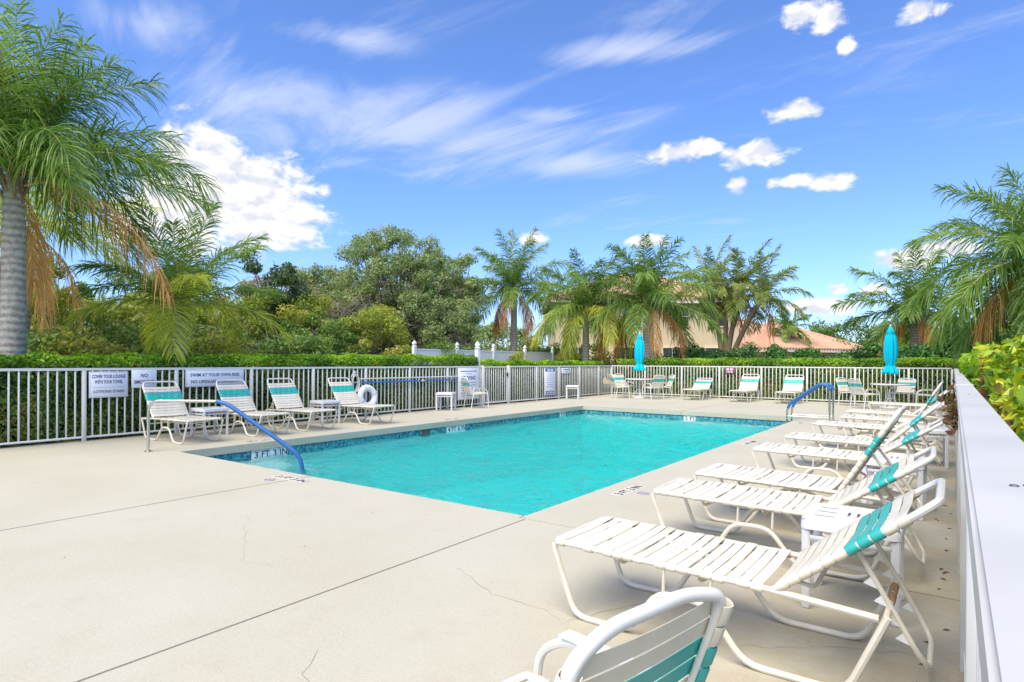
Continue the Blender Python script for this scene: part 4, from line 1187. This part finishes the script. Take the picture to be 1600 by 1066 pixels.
palm('tall palm with hanging orange dead fronds, left of the cream building', -18.75, 25.93, 5.1, .17, 22, 3.3, .72, 84, .038, dead=5, el=(88, -10), droop=(50, 100), sag=.6)
palm('low spreading palm with lime green arching fronds in front of the building', -13.75, 24.70, 3.75, .15, 25, 3.2, .74, 88, .038, leaf=L_frond, dead=2, el=(78, -5), droop=(75, 120), yellow=.3, sag=.7)
palm('broad palm with thick shaggy trunk behind the left umbrella', -10.75, 24.85, 3.95, .22, 25, 3.35, .74, 88, .038, dead=5, el=(86, -12), droop=(50, 110), sag=.6)
palm('clump of curving date palms right of the cream building', -9.4, 31.3, 5.0, .12, 15, 2.6, .52, 70, .036, leaf=L_date, dead=1, el=(85, -22), droop=(50, 95), boots='rough', trunks=[(-.9, .2, 5.3), (.8, 0, 5.0), (1.9, -.3, 4.5), (-.1, .6, 4.4)], plum=.3)
palm('palm with tan dead skirts behind the right umbrella', -1.35, 32.2, 3.5, .22, 22, 3.1, .75, 84, .042, dead=8, el=(85, -10), droop=(45, 95), sag=.55)
palm('big palm at the right edge with long drooping fronds', 1.75, 19.6, 3.80, .2, 32, 3.0, .80, 105, .030, dead=2, el=(82, -35), droop=(60, 110), deadaz=[3.3, 4.6], sag=.55)
palm('distant small palm above the tiled roof', -9.9, 48.5, 4.0, .12, 16, 2.0, .5, 40, .06, dead=1, el=(70, -25), droop=(50, 90))

# ------------------------------------------------------------------ trees and shrubs


def tree(name, label, x, y, h, rx, ry, rz, zc, ncl, nl, size, leaf, tr=.14, clr=.55, grp=None, twig=6, cat='tree', asp=.5, stems=1, bark=None, seed=0, flat=.75, low=0.0):
    random.seed(1000 + seed)
    o = empty(name, (x, y, -.06)); tag(o, label, cat, grp)
    tk = MB(); tw = MB(); cs = []
    for k in range(ncl):
        while True:
            p = np.array([random.uniform(-1, 1) for _ in range(3)]); d = np.linalg.norm(p)
            if .12 < d < 1: break
        if p[2] < -.2 and low == 0: p[2] *= .6
        cs.append(np.array([p[0] * rx, p[1] * ry, zc + p[2] * rz]))
    st = [(random.uniform(-.3, .3) * (stems > 1), random.uniform(-.3, .3) * (stems > 1)) for _ in range(stems)]
    fork = max(.25, zc - rz * .8)
    for (sx, sy) in st:
        tk.tube([(sx, sy, 0), (sx * 1.2 + random.uniform(-.1, .1), sy * 1.2, fork * .5), (sx * 1.5 + random.uniform(-.15, .15), sy * 1.5, fork)], [tr * 1.25, tr, tr * .85], 9)
    for i, c in enumerate(cs):
        sx, sy = st[i % stems]; a = Vector((sx * 1.5, sy * 1.5, fork * random.uniform(.75, 1.0))); b = Vector(c)
        m = a.lerp(b, .5) + Vector((random.uniform(-.25, .25), random.uniform(-.25, .25), random.uniform(.0, .35)))
        tk.tube([a, m, b], [tr * .38, tr * .20, tr * .07], 6)
        for j in range(twig):
            d = Vector((random.gauss(0, 1), random.gauss(0, 1), random.gauss(.3, .7))).normalized() * clr * random.uniform(.8, 1.5)
            s = m.lerp(b, random.uniform(.3, 1)); q = s + d
            tw.tube([s, s + d * .5 + Vector((0, 0, .06)), q], [tr * .10, tr * .07, tr * .03], 4, cap=False)
            for jj in range(2):
                d2 = (d.normalized() + Vector((random.gauss(0, .5), random.gauss(0, .5), random.gauss(.1, .5)))).normalized() * clr * .6
                tw.tube([s + d * .55, s + d * .55 + d2], [tr * .05, tr * .02], 3, cap=False)
    tk.obj('trunk', bark or M_bark, o, smooth=True, angle=80)
    if twig: tw.obj('twigs', bark or M_twig, o)['kind'] = 'stuff'
    if nl:
        C_ = np.array(cs); idx = rng.integers(0, ncl, nl); sz = rng.uniform(.6, 1.25, ncl)[idx][:, None]
        off = unit(rng.normal(0, 1, (nl, 3))) * (rng.uniform(0, 1, (nl, 1)) ** .45) * clr * sz * np.array([1, 1, flat])
        # finer tufts inside a clump
        P = C_[idx] + off
        tuft = rng.normal(0, 1, (nl, 3)) * .0
        P = P + np.sin(P[:, [1, 2, 0]] * 7.3) * .10 * clr + tuft
        V = leaf_quads(P, unit(off) + np.array([0, 0, .5]), size, asp, .7, .4)
        br = rng.uniform(0, 1, ncl)[idx]
        link('crown', quads_mesh('crown', V, np.clip(.55 * br + .45 * rng.uniform(0, 1, nl), 0, 1), leaf), o)
    return o


tree('oak_tree', 'large grey green oak spreading above the hedge left of centre', -22.3, 20.9, 8.6, 4.1, 4.1, 3.4, 4.4, 300, 70000, .125, L_oak, .17, .50, seed=1, twig=3, low=1)
tree('oak_tree', 'smaller dark oak with low crown beside the large grey green oak', -19.6, 20.6, 5.5, 2.9, 2.4, 2.0, 2.7, 90, 24000, .11, L_oak, .14, .48, seed=2, twig=6, low=1)
tree('oak_tree', 'sparse thin crowned tree behind the left of the cream building', -23.6, 27.0, 8.8, 2.2, 2.2, 2.4, 6.0, 30, 9000, .14, L_oak, .16, .55, seed=3, twig=9)
tree('slender_tree', 'slender open tree with small dark leaves right of the small palm', -20.4, 12.9, 6.0, 1.3, 1.3, 1.9, 4.0, 26, 5200, .13, L_dk, .09, .40, seed=4, twig=6)
tree('oak_tree', 'lower grey green oak filling the gap left of the large oak', -23.6, 17.6, 6.6, 3.0, 3.0, 2.4, 3.3, 150, 36000, .12, L_oak, .14, .50, seed=5, twig=4, low=1)
sg = 'scrub behind the left hedge'
scr = [
    (-21.0, 3.2, 4.4, 2.0, 2.2, 2.0, 2.2, L_yel, 'yellow green scrub bush between the two left palms'),
    (-19.0, 6.2, 3.6, 1.9, 1.9, 1.7, 1.8, L_yel, 'yellow green scrub bush just left of the small palm'),
    (-17.2, 6.6, 2.4, 1.3, 1.3, 1.2, 1.2, L_grn, 'green scrub bush low behind the small palm'),
    (-20.5, 9.2, 3.9, 2.1, 2.1, 1.8, 2.0, L_yel, 'yellow green scrub bush right behind the small palm crown'),
    (-17.3, 9.4, 2.6, 1.3, 1.2, 1.3, 1.3, L_dk, 'dark green bush right of the small palm'),
    (-19.8, 13.2, 4.4, 2.0, 1.9, 2.0, 2.3, L_yel, 'yellow green scrub bush below the slender tree'),
    (-17.8, 13.2, 3.2, 1.5, 1.5, 1.5, 1.6, L_grn, 'mid green bush left of the oak'),
    (-18.2, 15.9, 3.4, 1.6, 1.6, 1.6, 1.8, L_yel, 'yellow green bush in front of the oak trunk'),
    (-15.8, 4.2, 2.0, 1.0, 1.0, .9, 1.0, L_grn, 'green bush beside the left palm trunk'),
    (-22.6, 10.8, 4.9, 2.2, 2.0, 2.2, 2.6, L_yel, 'tall yellow green scrub behind the right fronds of the small palm'),
    (-24.2, 14.8, 5.0, 2.3, 2.0, 2.2, 2.7, L_brn, 'brownish thin leaved scrub tree behind the slender tree'),
    (-22.6, 16.2, 4.6, 1.9, 1.8, 2.0, 2.4, L_brn, 'brownish thin leaved scrub between slender tree and oak'),
    (-14.9, 5.0, 1.9, 1.0, .9, .9, 1.0, L_yel, 'low yellow green bush left of the small palm trunk'),
    (-14.9, 8.0, 2.0, 1.1, 1.0, .9, 1.1, L_yel, 'low yellow green bush right of the small palm trunk'),
    (-15.6, 10.6, 2.2, 1.2, 1.1, 1.0, 1.2, L_grn, 'low green bush behind the hedge below the slender tree'),
    (-16.6, 18.2, 2.2, 1.3, 1.2, 1.0, 1.2, L_grn, 'low green bush behind the hedge in front of the oak'),
    (-23.5, 6.0, 5.2, 2.2, 2.2, 2.3, 2.9, L_grn, 'tall green scrub tree far behind the small palm'),
]
for i, (x, y, h, rx, ry, rz, zc, lf, lb) in enumerate(scr):
    tree('scrub_bush', lb, x, y, h, rx, ry, rz, zc, 60, 16000 if rx > 1.4 else 9000, .115, lf, .05, .42, sg, 5, 'bush', .5, 4, seed=20 + i, low=1)
for i, (x, y, h, rx, rz, zc, lb) in enumerate(((-22.0, 4.9, 5.2, 1.7, 1.9, 3.4, 'bare grey branched tree behind the left palms'), (-22.5, 13.8, 4.9, 2.2, 1.8, 3.1, 'bare pale branched tree right of the slender tree'), (-21.2, 16.4, 4.8, 2.0, 1.7, 3.1, 'bare pale branched tree just left of the oak'))):
    tree('bare_tree', lb, x, y, h, rx, rx, rz, zc, 42, 1500, .10, L_yel, .07, .55, 'bare trees behind the scrub', 12, 'tree', .5, 2, M_twig, seed=40 + i, low=1)
for i, (x, y, rx, rz, zc, lf, lb) in enumerate(((-18.2, 28.0, 1.5, 1.0, 1.4, L_grn, 'green shrub at the foot of the tall palm left of the house'), (-15.4, 27.6, 1.6, .9, 1.3, L_yel, 'yellow green shrub below the low spreading palm'), (-12.6, 27.4, 1.5, .8, 1.2, L_grn, 'green shrub behind the left umbrella palm'))):
    tree('garden_shrub', lb, x, y, 2.2, rx, 1.1, rz, zc, 30, 9000, .12, lf, .05, .42, 'garden shrubs in front of the house', 3, 'shrub', .5, 4, seed=50 + i, low=1)
# beyond the fence on the right
for i, (x, y, rx, rz, zc, lb) in enumerate(((-9.4, 26.6, 1.5, .95, 1.2, 'dark glossy shrub right of the thick trunked palm'), (-7.2, 27.2, 1.7, .9, 1.2, 'dark glossy shrub below the date palms'), (-4.6, 27.6, 1.8, .9, 1.2, 'dark glossy shrub below the tiled roof'), (-2.4, 28.2, 1.6, .9, 1.1, 'dark glossy shrub left of the right umbrella'))):
    tree('glossy_shrub', lb, x, y, 2.1, rx, 1.1, rz, zc, 26, 9000, .13, L_shrub, .05, .45, 'dark shrubs beyond the far hedge', 2, 'shrub', .5, 4, seed=60 + i, low=1)
tree('round_shrub', 'large rounded dark green shrub at the far right corner', .1, 27.2, 2.7, 1.35, 1.3, 1.3, 1.45, 40, 15000, .13, L_shrub, .06, .45, None, 2, 'shrub', .5, 4, seed=70, low=1)
tree('round_shrub', 'dark shrub behind the big right palm', 2.6, 22.5, 2.3, 1.5, 1.5, 1.2, 1.2, 30, 10000, .13, L_dk, .06, .45, None, 2, 'shrub', .5, 4, seed=71, low=1)
for i, (x, y, rx, rz, zc, lf, lb) in enumerate(((-8.6, 56, 3.6, 2.0, 3.0, L_grn, 'far green tree right of the tiled roof'), (-4.6, 58, 3.2, 1.9, 2.6, L_grn, 'far green tree left of the right umbrella'), (-1.0, 50, 3.4, 1.8, 2.3, L_yel, 'far yellowish tree behind the right umbrella'), (3.5, 44, 3.4, 2.4, 3.0, L_grn, 'far green tree behind the right palms'), (-13.0, 60, 3.6, 2.0, 2.6, L_dk, 'far dark tree behind the tiled roof'), (-29.8, 40.2, 3.4, 2.0, 2.6, L_oak, 'far grey green tree behind the tall palm left of the house'), (-30.5, 34.5, 2.6, 1.6, 2.0, L_grn, 'far green tree between the oak and the tall palm'))):
    tree('far_tree', lb, x, y, 5, rx, rx, rz, zc, 34, 9000, .22, lf, .14, .9, 'far trees beyond the houses', 2, seed=80 + i, low=1)
tree('flowering_shrub', 'thin leggy shrub with pale twigs just behind the gate', -13.4, 18.6, 1.9, .9, 1.3, .55, 1.15, 18, 2600, .08, L_yel, .03, .3, None, 9, 'shrub', .5, 4, M_twig, seed=90, low=1)
tree('tall_background_tree', 'tall dim tree line crown at far left behind the palms', -31, 2.5, 7, 4, 4, 3, 4.0, 36, 12000, .2, L_grn, .2, 1.0, None, 4, seed=91, low=1)
tree('tall_background_tree', 'tall dim tree behind the scrub, between small palm and oak', -31, 13.5, 6, 4.5, 4.5, 2.4, 3.2, 36, 12000, .2, L_oak, .2, 1.0, None, 6, seed=92, low=1)
random.seed(11)

# ------------------------------------------------------------------ white vinyl fence behind the gate
vf = empty('vinyl_fence', (-16.2, 0, 0)); tag(vf, 'tall white vinyl privacy fence with pointed post caps behind the gate', 'fence')
vp_me = MB().box(-.065, .065, -.065, .065, -.06, 1.86).mesh('post', M_vinyl, False)
vc_me = MB().lathe([(.095, 1.861), (.10, 1.885), (.07, 1.90), (.055, 1.93), (.085, 1.96), (.09, 1.99), (.06, 2.04), (.012, 2.10)], 4).mesh('post_cap', M_vinyl, False)
vs_ = [16.1 + 2.4 * i for i in range(5)]
for y in vs_:
    p_ = link('post', vp_me, vf, (0, y, 0)); link('post_cap', vc_me, p_, None, (0, 0, PI / 4))
for a_, b_ in zip(vs_[:-1], vs_[1:]):
    MB().box(-.02, .02, a_ + .065, b_ - .065, .02, 1.74).obj('panel', M_vinyl, vf, smooth=False)
    MB().box(-.03, .03, a_ + .065, b_ - .065, 1.741, 1.80).obj('rail', M_vinyl, vf, smooth=False)
gp = empty('gate_lamp_post', (-11.75, 14.36, 0)); tag(gp, 'tall white post with pointed cap rising behind the gate hinge', 'post')
MB().box(-.06, .06, -.06, .06, -.06, 1.72).obj('shaft', M_vinyl, gp, smooth=False)
MB().lathe([(.09, 1.721), (.095, 1.745), (.06, 1.76), (.05, 1.785), (.08, 1.81), (.085, 1.84), (.055, 1.89), (.01, 1.94)], 16).obj('cap', M_vinyl, gp)

# ------------------------------------------------------------------ houses


def hip_roof(w, d, rise, parent, z, ov=.5, pitch=.30):
    """barrel tile hip roof on a w x d block, ridge along x"""
    W2, D2 = w / 2 + ov, d / 2 + ov
    rl = max(W2 - D2, .05)
    m = MB()
    m.add([(-W2, -D2, 0), (W2, -D2, 0), (W2, D2, 0), (-W2, D2, 0), (-rl, 0, rise), (rl, 0, rise)], [(0, 1, 5, 4), (1, 2, 5), (2, 3, 4, 5), (3, 0, 4), (3, 2, 1, 0)])
    # tile rolls run up each slope
    n = int(2 * W2 / pitch)
    for i in range(n):
        x = -W2 + (i + .5) * pitch; f = min(1.0, (W2 - abs(x)) / D2)
        for s in (-1, 1):
            a = Vector((x, s * D2 * 1.005, .02)); b = Vector((x, s * D2 * (1 - f), rise * f + .02))
            if (b - a).length > .2: m.tube([a, b], pitch * .30, 6)
    n = int(2 * D2 / pitch)
    for i in range(n):
        y = -D2 + (i + .5) * pitch; f = (D2 - abs(y)) / D2
        for s in (-1, 1):
            a = Vector((s * W2 * 1.003, y, .02)); b = Vector((s * (W2 - (W2 - rl) * f), y, rise * f + .02))
            if (b - a).length > .2: m.tube([a, b], pitch * .30, 6)
    r = m.obj('roof', M_roof, parent, (0, 0, z), smooth=True)
    c = MB()
    for sx in (-1, 1):
        for sy in (-1, 1): c.tube([(sx * W2, sy * D2, .05), (sx * rl, 0, rise + .07)], .14, 8)
    c.tube([(-rl, 0, rise + .07), (rl, 0, rise + .07)], .14, 8)
    c.obj('ridge_tiles', M_roof, r)
    fa = MB(); t = .22
    fa.box(-W2 + .02, W2 - .02, -D2 + .02, -D2 + .06, -t, -.005); fa.box(-W2 + .02, W2 - .02, D2 - .06, D2 - .02, -t, -.005)
    fa.box(-W2 + .02, -W2 + .06, -D2 + .061, D2 - .061, -t, -.005); fa.box(W2 - .06, W2 - .02, -D2 + .061, D2 - .061, -t, -.005)
    fa.obj('fascia', M_trim, r, smooth=False)
    return r


def window(parent, x, yf, z, w, h):
    """window in the wall that faces local -y at y = yf"""
    o = MB().box(-w / 2, w / 2, .03, .05, -h / 2, h / 2).obj('window', M_pane, parent, (x, yf - .055, z), smooth=False)
    f = MB(); t = .07
    f.box(-w / 2 - t, w / 2 + t, -.03, .05, h / 2, h / 2 + t); f.box(-w / 2 - t, w / 2 + t, -.05, .05, -h / 2 - t, -h / 2)
    f.box(-w / 2 - t, -w / 2, -.03, .05, -h / 2, h / 2); f.box(w / 2, w / 2 + t, -.03, .05, -h / 2, h / 2); f.box(-.02, .02, -.0, .03, -h / 2, h / 2); f.box(-w / 2, -.02, -.0, .03, -.02, .02); f.box(.02, w / 2, -.0, .03, -.02, .02)
    f.obj('frame', M_trim, o, smooth=False)


def house(name, label, x, y, rz, w, d, h, rise, wins):
    o = empty(name, (x, y, -.06), rz); tag(o, label, 'house', 'houses behind the pool')
    MB().box(-w / 2, w / 2, -d / 2, d / 2, 0, h).obj('wall', M_stucco, o, smooth=False)
    hip_roof(w, d, rise, o, h + .03)
    for (wx, wz, ww, wh) in wins: window(o, wx, -d / 2, wz, ww, wh)
    return o


house('stucco_house', 'two storey cream stucco house with terracotta roof behind the palms', -18.4, 39.9, RT, 11.6, 9, 5.3, 2.1,
      [(-4.4, 1.6, 1.4, 1.4), (-1.4, 1.6, 1.4, 1.4), (1.6, 1.5, 1.2, 1.6), (4.4, 1.6, 1.4, 1.4), (-4.0, 4.3, 1.2, 1.2), (-1.0, 4.3, 1.2, 1.2), (2.0, 4.3, 1.2, 1.2), (4.5, 4.3, 1.2, 1.2)])
house('stucco_house', 'low cream house half hidden behind the oak', -33.0, 31.4, RT + .1, 9, 8, 2.5, 1.1, [(-2.0, 1.6, 1.8, 1.2), (2.5, 1.6, 1.8, 1.2)])
house('stucco_house', 'single storey house with hipped terracotta roof right of centre', -11.6, 51.5, RT + .45, 9.5, 8.0, 2.35, 2.0, [(-2.0, 1.4, 1.4, 1.2), (2.0, 1.4, 1.4, 1.2)])
house('stucco_house', 'far house with terracotta ridge just above the nearer tiled roof', -15.6, 56.0, RT - .1, 9, 8, 2.9, 2.2, [(0, 1.5, 1.4, 1.2)])
